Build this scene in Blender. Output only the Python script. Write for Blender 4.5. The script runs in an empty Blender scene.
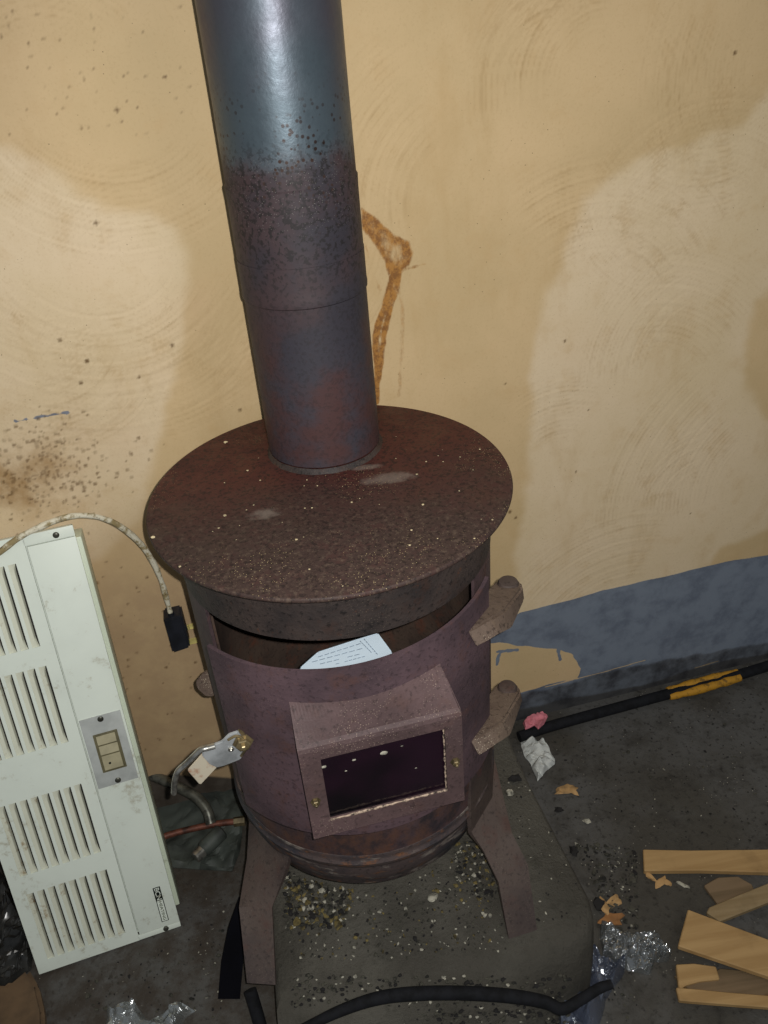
import bpy, bmesh, math, random
import numpy as np
from mathutils import Vector, Matrix, noise as mnoise
from mathutils.geometry import tessellate_polygon
rnd = random.Random(7)
SC = bpy.context.scene
COL = SC.collection

# ------------------------------------------------------------------ camera
CAM = Vector((0.0, -0.88282, 1.30795))
PITCH, ROLL, YAW, FPX = 0.574815, -0.0879307, 0.0712692, 843.057
fw = Vector((math.sin(YAW)*math.cos(PITCH), math.cos(YAW)*math.cos(PITCH), -math.sin(PITCH)))
r0 = Vector((math.cos(YAW), -math.sin(YAW), 0)); u0 = r0.cross(fw)
CR = r0*math.cos(ROLL)+u0*math.sin(ROLL); CU = -r0*math.sin(ROLL)+u0*math.cos(ROLL)
cd = bpy.data.cameras.new('camera'); cam = bpy.data.objects.new('camera', cd); COL.objects.link(cam)
m = Matrix((CR, CU, -fw)).transposed().to_4x4(); m.translation = CAM
cam.matrix_world = m
cd.sensor_fit = 'VERTICAL'; cd.sensor_height = 36; cd.lens = FPX/1024*36
cd.clip_start = .02; cd.clip_end = 50
SC.camera = cam

def ray(px):
    return (fw + CR*((px[0]-384)/FPX) - CU*((px[1]-512)/FPX)).normalized()
def at_z(px, z):
    d = ray(px); return CAM + d*((z-CAM.z)/d.z)
def at_pl(px, P0, n):
    d = ray(px); return CAM + d*((P0-CAM).dot(n)/d.dot(n))
WA = math.radians(7.24)
WE = Vector((math.cos(WA), math.sin(WA), 0)); WN = Vector((math.sin(WA), -math.cos(WA), 0))
W0 = Vector((0, .255, 0))
def at_wall(px, off=0.0): return at_pl(px, W0+WN*off, WN)
def wall_sz(px):
    P = at_wall(px); return ((P-W0).dot(WE), P.z)

# ------------------------------------------------------------------ helpers
def tag(o, label=None, cat=None, group=None, kind=None):
    if label: o['label'] = label
    if cat: o['category'] = cat
    if group: o['group'] = group
    if kind: o['kind'] = kind
    return o
def obj(name, bm, mat, parent=None, smooth=True, angle=35):
    me = bpy.data.meshes.new(name)
    bmesh.ops.recalc_face_normals(bm, faces=bm.faces[:])
    bm.to_mesh(me); bm.free()
    if smooth:
        for p in me.polygons: p.use_smooth = True
        try: me.set_sharp_from_angle(angle=math.radians(angle))
        except Exception: pass
    for mm in (mat if isinstance(mat, (list, tuple)) else [mat]): me.materials.append(mm)
    o = bpy.data.objects.new(name, me); COL.objects.link(o)
    if parent is not None:
        o.parent = parent
        o.matrix_parent_inverse = world_of(parent).inverted()
    return o
def world_of(o):
    M = Matrix.LocRotScale(o.location, o.rotation_euler, o.scale)
    if o.parent: M = world_of(o.parent) @ o.matrix_parent_inverse @ M
    return M
def thing(name, loc, label, cat, group=None):
    o = bpy.data.objects.new(name, None); COL.objects.link(o); o.location = loc
    o.empty_display_size = .05
    return tag(o, label, cat, group)
def BM(): return bmesh.new()
def box(bm, c, s, X=Vector((1,0,0)), Y=Vector((0,1,0)), Z=Vector((0,0,1)), bev=0.0, seg=2):
    b = BM(); c = Vector(c)
    r = bmesh.ops.create_cube(b, size=1.0)
    for v in b.verts:
        v.co = c + X*(v.co.x*s[0]) + Y*(v.co.y*s[1]) + Z*(v.co.z*s[2])
    if bev > 0: bmesh.ops.bevel(b, geom=b.edges[:], offset=bev, segments=seg, affect='EDGES', profile=.6)
    merge(bm, b)
def merge(bm, b):
    me = bpy.data.meshes.new('tmp'); b.to_mesh(me); b.free(); bm.from_mesh(me); bpy.data.meshes.remove(me)
def catmull(pts, n=8):
    pts = [Vector(p) for p in pts]; out = []
    P = [pts[0]*2-pts[1]] + pts + [pts[-1]*2-pts[-2]]
    for i in range(1, len(P)-2):
        for k in range(n):
            t = k/n; a, b, c, d = P[i-1], P[i], P[i+1], P[i+2]
            out.append(.5*((2*b)+(c-a)*t+(2*a-5*b+4*c-d)*t*t+(3*b-a-3*c+d)*t**3))
    out.append(pts[-1]); return out
def tube(bm, pts, r, seg=12, smooth=0, flat=1.0, wob=0.0):
    n0 = len(pts)
    if smooth: pts = catmull(pts, smooth)
    pts = [Vector(p) for p in pts]; n = len(pts)
    T = [(pts[min(i+1, n-1)]-pts[max(i-1, 0)]).normalized() for i in range(n)]
    a = Vector((0,0,1)) if abs(T[0].z) < .9 else Vector((1,0,0))
    N = (a - T[0]*a.dot(T[0])).normalized(); rings = []
    for i in range(n):
        N = (N - T[i]*N.dot(T[i])).normalized(); B = T[i].cross(N)
        if isinstance(r, (list, tuple)):
            q = i*(len(r)-1)/(n-1); j = min(int(q), len(r)-2); rr = r[j]+(r[j+1]-r[j])*(q-j)
        else: rr = r
        if wob: rr *= 1+wob*mnoise.noise(pts[i]*60)
        rings.append([bm.verts.new(pts[i]+N*(rr*flat*math.cos(2*math.pi*k/seg))+B*(rr*math.sin(2*math.pi*k/seg))) for k in range(seg)])
    for i in range(n-1):
        for k in range(seg):
            bm.faces.new((rings[i][k], rings[i][(k+1) % seg], rings[i+1][(k+1) % seg], rings[i+1][k]))
    bm.faces.new(rings[0][::-1]); bm.faces.new(rings[-1])
def lathe(bm, prof, c=(0,0,0), seg=64, X=Vector((1,0,0)), Y=Vector((0,1,0)), Z=Vector((0,0,1)), close=True):
    c = Vector(c); rings = []
    for r, z in prof:
        if r < 1e-6: rings.append([bm.verts.new(c+Z*z)])
        else: rings.append([bm.verts.new(c+X*(r*math.cos(2*math.pi*k/seg))+Y*(r*math.sin(2*math.pi*k/seg))+Z*z) for k in range(seg)])
    for a, b in zip(rings, rings[1:]):
        for k in range(seg):
            k2 = (k+1) % seg
            if len(a) == 1: bm.faces.new((a[0], b[k2], b[k]))
            elif len(b) == 1: bm.faces.new((a[k], a[k2], b[0]))
            else: bm.faces.new((a[k], a[k2], b[k2], b[k]))
def prism(bm, poly, h, bev=0.0, seg=2):
    """poly: list of 3D points (planar-ish); h: extrusion vector"""
    b = BM(); h = Vector(h)
    lo = [b.verts.new(Vector(p)) for p in poly]; hi = [b.verts.new(Vector(p)+h) for p in poly]
    n = len(poly)
    for i in range(n): b.faces.new((lo[i], lo[(i+1) % n], hi[(i+1) % n], hi[i]))
    b.faces.new(lo[::-1]); b.faces.new(hi)
    bmesh.ops.recalc_face_normals(b, faces=b.faces[:])
    if bev: bmesh.ops.bevel(b, geom=b.edges[:], offset=bev, segments=seg, affect='EDGES')
    merge(bm, b)
def cyl_pt(az, r, z): a = math.radians(az); return Vector((r*math.sin(a), -r*math.cos(a), z))
def curved(bm, a0, a1, z0, z1, ri, ro, nz=1, f=None):
    na = max(2, int(abs(a1-a0)/2.5)); f = f or (lambda p: p)
    full = abs(abs(a1-a0)-360) < 1e-6
    cols = na if full else na+1
    G = [[[bm.verts.new(f(cyl_pt(a0+(a1-a0)*i/na, r, z0+(z1-z0)*j/nz))) for j in range(nz+1)] for i in range(cols)] for r in (ri, ro)]
    for i in range(na):
        i2 = (i+1) % cols
        for j in range(nz):
            bm.faces.new((G[0][i][j], G[0][i][j+1], G[0][i2][j+1], G[0][i2][j]))
            bm.faces.new((G[1][i][j], G[1][i2][j], G[1][i2][j+1], G[1][i][j+1]))
        bm.faces.new((G[0][i][0], G[0][i2][0], G[1][i2][0], G[1][i][0]))
        bm.faces.new((G[0][i][nz], G[1][i][nz], G[1][i2][nz], G[0][i2][nz]))
    if not full:
        for i in (0, na):
            for j in range(nz):
                bm.faces.new((G[0][i][j], G[1][i][j], G[1][i][j+1], G[0][i][j+1]))
def jitter(bm, amp, freq=40):
    for v in bm.verts:
        n = mnoise.noise_vector(v.co*freq); v.co += n*amp
def blob(bm, c, s, seed=0, X=Vector((1,0,0)), Y=Vector((0,1,0)), Z=Vector((0,0,1)), rough=.3, sub=2):
    b = BM(); bmesh.ops.create_icosphere(b, subdivisions=sub, radius=1)
    for v in b.verts:
        k = 1+rough*mnoise.noise(v.co*1.7+Vector((seed*3.1, seed*1.7, seed)))
        p = v.co*k; v.co = Vector(c)+X*(p.x*s[0])+Y*(p.y*s[1])+Z*(p.z*s[2])
    merge(bm, b)

# ------------------------------------------------------------------ materials
def lin(c):
    return tuple(((x/255)/12.92 if x/255 <= .04045 else ((x/255+.055)/1.055)**2.4) for x in c)+(1,)
class Mt:
    def __init__(s, name):
        s.m = bpy.data.materials.new(name); s.m.use_nodes = True; s.t = s.m.node_tree
        s.b = s.t.nodes['Principled BSDF']; s.tc = s.t.nodes.new('ShaderNodeTexCoord'); s.co = s.tc.outputs['Object']
    def link(s, a, b): s.t.links.new(a, b)
    def val(s, sock, v):
        if hasattr(v, 'is_output'): s.link(v, sock)
        else: sock.default_value = v
    def noise(s, scale, detail=6, rough=.6, co=None, dist=0, stretch=None):
        n = s.t.nodes.new('ShaderNodeTexNoise'); n.inputs['Scale'].default_value = scale
        n.inputs['Detail'].default_value = detail; n.inputs['Roughness'].default_value = rough; n.inputs['Distortion'].default_value = dist
        co = co or s.co
        if stretch:
            mp = s.t.nodes.new('ShaderNodeMapping'); mp.inputs['Scale'].default_value = stretch; s.link(co, mp.inputs[0]); co = mp.outputs[0]
        s.link(co, n.inputs['Vector']); return n.outputs['Fac']
    def voro(s, scale, feature='F1', out='Distance', rand=1.0):
        n = s.t.nodes.new('ShaderNodeTexVoronoi'); n.feature = feature; n.inputs['Scale'].default_value = scale
        s.link(s.co, n.inputs['Vector']); return n.outputs[out]
    def ramp(s, f, a, b, lo=0., hi=1.):
        n = s.t.nodes.new('ShaderNodeMapRange'); n.interpolation_type = 'SMOOTHSTEP'
        s.link(f, n.inputs[0]); n.inputs[1].default_value = a; n.inputs[2].default_value = b; n.inputs[3].default_value = lo; n.inputs[4].default_value = hi
        return n.outputs[0]
    def mix(s, f, a, b, mode='MIX'):
        n = s.t.nodes.new('ShaderNodeMix'); n.data_type = 'RGBA'; n.blend_type = mode
        s.val(n.inputs[0], f); s.val(n.inputs[6], a); s.val(n.inputs[7], b); return n.outputs[2]
    def math(s, op, a, b=0.0, clamp=False):
        n = s.t.nodes.new('ShaderNodeMath'); n.operation = op; n.use_clamp = clamp; s.val(n.inputs[0], a); s.val(n.inputs[1], b); return n.outputs[0]
    def sep(s, v):
        n = s.t.nodes.new('ShaderNodeSeparateXYZ'); s.link(v, n.inputs[0]); return n.outputs
    def attr(s, name):
        n = s.t.nodes.new('ShaderNodeAttribute'); n.attribute_name = name
        k = s.t.nodes.new('ShaderNodeSeparateColor'); s.link(n.outputs['Color'], k.inputs[0]); return k.outputs
    def base(s, c): s.val(s.b.inputs['Base Color'], c)
    def set(s, rough=.8, metal=0., spec=.5):
        s.val(s.b.inputs['Roughness'], rough); s.val(s.b.inputs['Metallic'], metal); s.b.inputs['Specular IOR Level'].default_value = spec
    def bump(s, h, strength=.3, dist=.002):
        n = s.t.nodes.new('ShaderNodeBump'); n.inputs['Strength'].default_value = strength; n.inputs['Distance'].default_value = dist
        s.link(h, n.inputs['Height']); s.link(n.outputs[0], s.b.inputs['Normal'])
def flat_mat(name, c, rough=.6, metal=0., spec=.5, var=.15, scale=30, bump=0.):
    M = Mt(name); n = M.noise(scale); c1 = lin(c); c2 = lin(tuple(x*(1-var*1.6) for x in c))
    M.base(M.mix(M.ramp(n, .4, .65), c1, c2)); M.set(rough, metal, spec)
    if bump: M.bump(n, bump)
    return M.m

def mat_rust(name, base, dark, red, speck=None, patches=False, speck_amt=.6, rough=.62, orange=.0, spec=.35, grain=1.0, metal=0.0):
    M = Mt(name)
    n1 = M.noise(6, 8, .62); n2 = M.noise(26, 8, .7); n3 = M.noise(180, 4, .6)
    c = M.mix(M.ramp(n1, .38, .62), lin(base), lin(dark))
    c = M.mix(M.ramp(n2, .5, .72, 0, .75), c, lin(red))
    c = M.mix(M.ramp(n3, .52, .7, 0, .5*grain), c, lin(tuple(x*.45 for x in dark)))
    n4 = M.noise(55, 6, .7)
    if orange: c = M.mix(M.ramp(n4, .6, .72, 0, orange), c, lin((120, 66, 30)))
    if speck:
        v = M.voro(420); w = M.noise(14, 3, .5)
        f = M.math('MULTIPLY', M.ramp(v, .12, .22, 1, 0), M.ramp(w, .45, .65, 0, speck_amt))
        c = M.mix(f, c, lin(speck))
    if patches:
        x, y, z = M.sep(M.co)[:3]
        nz = M.math('MULTIPLY', M.math('SUBTRACT', n2, .5), .12)
        low = M.ramp(M.math('ADD', z, nz), .36, .47, 1, 0)
        right = M.math('MULTIPLY', M.ramp(M.math('ADD', x, nz), .150, .178), M.ramp(z, .48, .56, 1, 0))
        msk = M.math('MAXIMUM', low, right)
        k = M.noise(34, 7, .7, stretch=(1, 1, .5))
        c = M.mix(M.math('MULTIPLY', msk, M.ramp(k, .42, .66, 0, .65)), c, lin((96, 66, 50)))
        c = M.mix(M.math('MULTIPLY', msk, M.ramp(M.noise(24, 6, .7), .5, .66, 0, .7)), c, lin((38, 38, 44)))
    M.base(c); M.set(rough, metal, spec)
    M.bump(M.math('ADD', n3, M.math('MULTIPLY', n2, 1.5)), .35*grain, .0015)
    return M.m
M_BODY = mat_rust('stove_body_rust', (88, 70, 72), (62, 50, 53), (86, 58, 50), speck=(150, 130, 115), speck_amt=.35, orange=.45, patches=True)
M_DOOR = mat_rust('door_rust', (94, 75, 80), (68, 55, 60), (88, 62, 56), speck=(150, 130, 120), speck_amt=.4, orange=.2)
M_HOOD = mat_rust('hood_rust', (100, 80, 80), (80, 64, 64), (92, 70, 66), speck=(190, 170, 150), speck_amt=.8)
M_COLLAR = mat_rust('sooty_band', (66, 56, 52), (40, 36, 36), (62, 42, 34), speck=(130, 115, 95), speck_amt=.5, orange=.3, grain=1.6)
M_LUG = mat_rust('lug_rust', (112, 96, 84), (88, 72, 64), (126, 108, 92), speck=(205, 192, 168), speck_amt=1.6, grain=1.4)
M_LEG = mat_rust('leg_rust', (84, 72, 66), (64, 54, 52), (80, 58, 52), speck=(140, 128, 110), speck_amt=.4)
M_INSIDE = mat_rust('inside_rust', (92, 76, 66), (70, 58, 52), (110, 66, 50), orange=.4)

def mk_bottom():
    M = Mt('scorched_bottom')
    n1 = M.noise(9, 8, .65); n2 = M.noise(40, 6, .7, stretch=(1, 1, 2.5)); n3 = M.noise(160, 4)
    c = M.mix(M.ramp(n1, .4, .6), lin((80, 68, 66)), lin((48, 48, 54)))
    c = M.mix(M.ramp(n2, .54, .68, 0, .8), c, lin((118, 78, 50)))
    c = M.mix(M.ramp(M.noise(22, 5, .6, stretch=(1, 1, 3)), .54, .66, 0, .6), c, lin((150, 140, 130)))
    c = M.mix(M.ramp(n3, .55, .7, 0, .6), c, lin((34, 30, 30)))
    M.base(c); M.set(.6, 0, .4); M.bump(M.math('ADD', n3, n2), .4); return M.m
M_BOTTOM = mk_bottom()

def mk_top():
    M = Mt('top_plate_rust')
    x, y, z = M.sep(M.co)[:3]
    n1 = M.noise(5, 8, .6); n2 = M.noise(30, 8, .7); n3 = M.noise(220, 4, .6)
    front = M.math('ADD', M.math('MULTIPLY', y, -4.5), M.math('MULTIPLY', M.math('SUBTRACT', n1, .5), 1.6))
    c = M.mix(M.ramp(front, -.55, .55), lin((84, 43, 38)), lin((62, 48, 44)))
    c = M.mix(M.ramp(n2, .48, .68, 0, .6), c, lin((72, 44, 40)))
    c = M.mix(M.ramp(n3, .5, .62, 0, .7), c, lin((34, 26, 25)))
    dusty = M.math('MULTIPLY', M.ramp(M.noise(130, 6, .8), .5, .64), M.ramp(front, -.3, .6, 0, .42))
    c = M.mix(dusty, c, lin((110, 94, 80)))
    # pale ash smears
    for (cx, cy, rx, ry) in ((-.082, -.048, .02, .012), (.075, -.005, .032, .012), (.05, .03, .018, .006)):
        dx = M.math('DIVIDE', M.math('SUBTRACT', x, cx), rx); dy = M.math('DIVIDE', M.math('SUBTRACT', y, cy), ry)
        d = M.math('ADD', M.math('MULTIPLY', dx, dx), M.math('MULTIPLY', dy, dy))
        d = M.math('ADD', d, M.math('MULTIPLY', M.math('SUBTRACT', n2, .5), 5.0))
        c = M.mix(M.ramp(d, .0, 1.6, .42, 0), c, lin((150, 138, 128)))
    v = M.voro(330); w = M.noise(11, 3, .5)
    f = M.math('MULTIPLY', M.ramp(v, .10, .17, 1, 0), M.ramp(M.math('ADD', w, M.math('MULTIPLY', front, .12)), .52, .66))
    c = M.mix(f, c, lin((196, 176, 130)))
    M.base(c); M.set(M.ramp(n2, .3, .7, .5, .75), 0, .3); M.bump(M.math('ADD', n3, n2), .3, .001); return M.m
M_TOP = mk_top()

def mk_pipe():
    M = Mt('flue_steel')
    x, y, z = M.sep(M.co)[:3]
    n1 = M.noise(9, 7, .62); n2 = M.noise(32, 8, .72); n3 = M.noise(200, 4, .6)
    zz = M.math('ADD', z, M.math('MULTIPLY', M.math('SUBTRACT', n2, .5), .07))
    burn = M.ramp(zz, 1.130, 1.165, 1, 0)
    blue = M.mix(M.ramp(M.noise(5, 4, .5, stretch=(1, 1, .6)), .4, .6), lin((88, 84, 94)), lin((84, 96, 104)))
    c = blue
    low = M.mix(M.ramp(n1, .38, .62), lin((64, 50, 52)), lin((50, 47, 54)))
    low = M.mix(M.ramp(zz, .86, 1.00, .0, 1), M.mix(M.ramp(n1, .42, .6), lin((72, 48, 47)), lin((58, 56, 64))), low)
    c = M.mix(burn, c, low)
    pit = M.math('MULTIPLY', M.ramp(M.voro(150), .2, .34, 1, 0), M.ramp(M.noise(18, 4, .6), .46, .56))
    band = M.math('MULTIPLY', M.ramp(z, 1.06, 1.14, .15, 1), M.ramp(z, 1.14, 1.25, 1, .05))
    c = M.mix(M.math('MULTIPLY', pit, band), c, lin((52, 34, 26)))
    sp = M.math('MULTIPLY', M.ramp(n3, .5, .6), M.math('MULTIPLY', M.ramp(z, .96, 1.08, .35, 1), M.ramp(z, 1.13, 1.18, 1, .05)))
    c = M.mix(M.math('MULTIPLY', sp, .8), c, lin((30, 27, 27)))
    wh = M.math('MULTIPLY', M.ramp(M.voro(400), .1, .18, 1, 0), M.math('MULTIPLY', M.ramp(z, 1.06, 1.10, 0, .6), M.ramp(z, 1.13, 1.18, 1, 0)))
    c = M.mix(wh, c, lin((140, 138, 130)))
    M.base(c)
    M.val(M.b.inputs['Roughness'], M.math('ADD', M.math('MULTIPLY', burn, .2), M.ramp(n2, .3, .7, .36, .5)))
    M.val(M.b.inputs['Metallic'], M.math('MULTIPLY', M.math('SUBTRACT', 1.0, burn), .55))
    M.b.inputs['Specular IOR Level'].default_value = .4
    M.bump(n3, .22, .001); return M.m
M_PIPE = mk_pipe()

def mk_wall():
    M = Mt('painted_plaster')
    a1 = M.attr('paint_a'); a2 = M.attr('paint_b'); a3 = M.attr('paint_c')
    n1 = M.noise(3.5, 6, .6); n2 = M.noise(22, 7, .65); n3 = M.noise(120, 5, .7)
    nz = M.math('MULTIPLY', M.math('SUBTRACT', n2, .5), .5)
    tan = M.mix(M.ramp(n1, .35, .65), lin((214, 186, 142)), lin((202, 176, 132)))
    cream = M.mix(M.ramp(n1, .35, .65), lin((226, 204, 170)), lin((218, 196, 158)))
    c = M.mix(M.ramp(M.math('ADD', a1[0], M.math('MULTIPLY', nz, .6)), .15, .85), tan, cream)
    c = M.mix(M.ramp(M.noise(2.2, 3, .5), .5, .7, 0, .45), c, lin((222, 186, 148)))
    c = M.mix(M.ramp(M.noise(300, 3, .7), .5, .75, 0, .22), c, lin((170, 140, 96)))
    c = M.mix(M.ramp(M.noise(9, 6, .7, stretch=(1.0, 1.0, .35)), .52, .72, 0, .30), c, lin((188, 156, 106)))
    c = M.mix(M.ramp(n2, .5, .75, 0, .35), c, lin((200, 168, 120)))
    # damp brown area low down on the left, same tint faintly at top left
    c = M.mix(M.math('MULTIPLY', a2[0], M.ramp(n2, .3, .6, .6, 1)), c, lin((184, 156, 120)))
    # trowel grooves hold grime
    c = M.mix(M.math('MULTIPLY', a2[2], M.ramp(n2, .4, .62, .1, .5)), c, lin((158, 128, 84)))
    # small dark specks everywhere
    c = M.mix(M.math('MULTIPLY', M.ramp(M.voro(90), .04, .08, 1, 0), M.ramp(M.noise(12, 3), .5, .62, 0, .8)), c, lin((96, 74, 44)))
    # blue dado paint
    bm_ = M.ramp(M.math('ADD', a1[1], M.math('MULTIPLY', M.math('SUBTRACT', n3, .5), .35)), .42, .58)
    blue = M.mix(M.ramp(n2, .4, .7), lin((124, 133, 146)), lin((102, 110, 124)))
    c = M.mix(bm_, c, blue)
    c = M.mix(M.math('MULTIPLY', a3[1], M.ramp(n2, .3, .65, .25, .8)), c, lin((150, 112, 60)))
    c = M.mix(M.math('MULTIPLY', a3[0], .9), c, lin((104, 78, 46)))
    # rust runs
    c = M.mix(M.ramp(M.math('ADD', a1[2], M.math('MULTIPLY', M.math('SUBTRACT', M.noise(90, 6, .75, stretch=(1, 1, .4)), .5), 1.5)), .25, .95, 0, .92), c, M.mix(M.ramp(n3, .4, .6), lin((172, 118, 50)), lin((128, 80, 30))))
    # grime at the foot
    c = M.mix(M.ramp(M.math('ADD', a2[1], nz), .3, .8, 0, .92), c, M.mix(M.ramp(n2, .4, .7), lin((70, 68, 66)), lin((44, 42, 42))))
    M.base(c); M.set(.62, 0, .3); M.bump(M.math('ADD', n3, M.math('MULTIPLY', n2, 1.5)), .12, .002); return M.m
M_WALL = mk_wall()

def mk_floor():
    M = Mt('dirty_concrete')
    n1 = M.noise(3, 7, .6); n2 = M.noise(16, 8, .7); n3 = M.noise(90, 6, .7)
    c = M.mix(M.ramp(n1, .4, .62), lin((88, 87, 85)), lin((70, 67, 61)))
    c = M.mix(M.ramp(n2, .45, .7, 0, .7), c, lin((54, 51, 46)))
    c = M.mix(M.ramp(n3, .52, .68, 0, .75), c, lin((38, 36, 33)))
    x, y, z = M.sep(M.co)[:3]
    c = M.mix(M.math('MULTIPLY', M.ramp(x, -.05, .05, .7, 0), M.ramp(n2, .35, .6)), c, lin((62, 53, 44)))
    v = M.voro(110); f = M.math('MULTIPLY', M.ramp(v, .06, .12, 1, 0), M.ramp(M.noise(8, 3), .5, .62, 0, .7))
    c = M.mix(f, c, lin((190, 184, 168)))
    M.base(c); M.set(M.ramp(n2, .3, .7, .55, .85), 0, .3); M.bump(M.math('ADD', n3, M.math('MULTIPLY', n2, 2.)), .5, .003); return M.m
M_FLOOR = mk_floor()
def mk_slab():
    M = Mt('hearth_stone')
    n1 = M.noise(5, 7, .6); n2 = M.noise(28, 8, .7); n3 = M.noise(150, 5, .8)
    c = M.mix(M.ramp(n1, .4, .62), lin((94, 91, 83)), lin((76, 73, 66)))
    c = M.mix(M.ramp(n2, .5, .72, 0, .6), c, lin((58, 57, 50)))
    c = M.mix(M.ramp(n3, .55, .7, 0, .5), c, lin((46, 45, 40)))
    f = M.math('MULTIPLY', M.ramp(M.voro(140), .08, .16, 1, 0), M.ramp(M.noise(9, 3), .48, .6, 0, .7))
    c = M.mix(f, c, lin((52, 50, 44)))
    M.base(c); M.set(.8, 0, .25); M.bump(M.math('ADD', n3, M.math('MULTIPLY', n2, 2.)), .8, .004); return M.m
M_SLAB = mk_slab()
def mk_enamel(name, c1, stain, amt):
    M = Mt(name); n1 = M.noise(10, 6, .6); n2 = M.noise(60, 7, .7)
    c = M.mix(M.ramp(n1, .4, .7, 0, .4), lin(c1), lin(tuple(x*.93 for x in c1)))
    c = M.mix(M.ramp(M.math('ADD', n2, M.math('MULTIPLY', M.math('SUBTRACT', n1, .5), .8)), .58, .78, 0, amt), c, lin(stain))
    M.base(c); M.set(.42, 0, .45); return M.m
M_ENAMEL = mk_enamel('cream_enamel', (230, 238, 226), (150, 134, 96), .5)
M_LOUVRE = mk_enamel('stained_louvre', (222, 224, 204), (150, 122, 82), .9)
M_SIDE = mk_enamel('green_grey_enamel', (212, 222, 200), (130, 128, 100), .5)
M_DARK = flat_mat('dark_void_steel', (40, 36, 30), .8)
M_PLATE = flat_mat('grey_switch_plate', (186, 190, 186), .45, var=.05)
M_SWITCH = flat_mat('beige_switch', (180, 172, 140), .5, var=.06)
M_SWF = flat_mat('switch_frame_olive', (112, 106, 78), .5, var=.1)
M_SCREW = flat_mat('dull_screw', (92, 92, 82), .4, .6)
def mk_cord():
    M = Mt('grubby_white_cord'); n = M.noise(45, 6, .7); n2 = M.noise(160, 4, .6)
    c = M.mix(M.ramp(n, .44, .58), lin((218, 212, 190)), lin((150, 134, 96)))
    c = M.mix(M.ramp(n2, .58, .7, 0, .7), c, lin((84, 72, 46))); M.base(c); M.set(.6, 0, .3); return M.m
M_CORD = mk_cord()
M_BLACK = flat_mat('black_plastic', (34, 36, 44), .45, var=.2)
M_RUBBER = flat_mat('black_rubber', (24, 25, 29), .85, spec=.25, var=.25, scale=60)
M_BRASS = flat_mat('brass', (236, 220, 136), .35, .1, var=.1)
M_CHROME = flat_mat('worn_chrome', (190, 188, 180), .28, .85, var=.2, scale=80)
M_ZINC = flat_mat('zinc_plate', (176, 180, 182), .42, .25, var=.15)
M_DULLBRASS = flat_mat('dull_brass_bolt', (150, 134, 100), .4, .6, var=.3)
def mk_tab():
    M = Mt('rust_stained_white_block'); n = M.noise(40, 5)
    M.base(M.mix(M.ramp(n, .5, .66, 0, .85), lin((214, 204, 182)), lin((168, 100, 64)))); M.set(.4, .2, .5); return M.m
M_TAB = mk_tab()
def mk_wood(name, c1, c2, axis, knots=()):
    M = Mt(name)
    st = (4, 60, 60) if axis == 0 else (60, 4, 60)
    n = M.noise(1, 5, .55, stretch=st, dist=.3); n2 = M.noise(14, 4)
    c = M.mix(M.ramp(n, .35, .68), lin(c1), lin(c2))
    c = M.mix(M.ramp(n2, .55, .72, 0, .4), c, lin(tuple(x*.8 for x in c2)))
    c = M.mix(M.math('MULTIPLY', M.ramp(M.voro(13), .05, .11, 1, 0), .8), c, lin((92, 62, 34)))
    M.base(c); M.set(.7, 0, .25); M.bump(n, .2, .001); return M.m
M_WOOD = mk_wood('pale_pine', (178, 146, 100), (160, 128, 84), 0)
M_WOODD = mk_wood('weathered_pine', (124, 104, 80), (100, 84, 62), 0)
M_CHIP = flat_mat('wood_chip', (186, 148, 98), .75, var=.2)
M_CHAR = flat_mat('charcoal', (30, 28, 27), .9)
M_ASH = flat_mat('pale_crumb', (176, 172, 156), .85, var=.3, scale=90)
M_GREY = flat_mat('grey_grit', (74, 72, 62), .9, var=.4, scale=90)
M_OLIVE = flat_mat('olive_brown_crumb', (116, 102, 58), .85, var=.4, scale=90)
M_TISSUE = flat_mat('white_tissue', (205, 208, 204), .9, var=.08, scale=50)
M_PINK = flat_mat('pink_paper', (222, 132, 144), .8, var=.12, scale=60)
M_COPPER = flat_mat('rusty_copper', (122, 74, 58), .55, .3, var=.3, scale=50)
M_GREYHOSE = flat_mat('grey_metal_hose', (112, 112, 102), .4, .5, var=.25, scale=60)
def mk_plastic(name, col, a=.3, rough=.15):
    M = Mt(name); n = M.noise(70, 5, .6)
    M.base(lin(col)); M.set(.4, 0, .5)
    t = M.t; out = t.nodes['Material Output']
    gl = t.nodes.new('ShaderNodeBsdfGlossy'); gl.inputs['Color'].default_value = (.9, .93, .95, 1); gl.inputs['Roughness'].default_value = rough
    tr = t.nodes.new('ShaderNodeBsdfTransparent'); tr.inputs['Color'].default_value = (.93, .93, .93, 1)
    bp = t.nodes.new('ShaderNodeBump'); bp.inputs['Strength'].default_value = .5; bp.inputs['Distance'].default_value = .003
    M.link(n, bp.inputs['Height']); M.link(bp.outputs[0], gl.inputs['Normal'])
    m1 = t.nodes.new('ShaderNodeMixShader'); m1.inputs[0].default_value = a*.45; M.link(tr.outputs[0], m1.inputs[1]); M.link(M.b.outputs[0], m1.inputs[2])
    m2 = t.nodes.new('ShaderNodeMixShader'); m2.inputs[0].default_value = .26; M.link(m1.outputs[0], m2.inputs[1]); M.link(gl.outputs[0], m2.inputs[2])
    M.link(m2.outputs[0], out.inputs['Surface'])
    return M.m
M_FILM = mk_plastic('clear_film', (170, 176, 178), .26, .13)
M_FILMB = mk_plastic('bluish_film', (120, 136, 176), .34, .15)
M_BAG = flat_mat('dark_bag', (58, 58, 56), .25, 0, .6, var=.3, scale=20)
M_RAG = flat_mat('grey_green_sheet', (78, 84, 78), .6, 0, .4, var=.25, scale=14)
M_CARD = flat_mat('brown_card', (110, 88, 64), .85, var=.15, scale=12)
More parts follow.
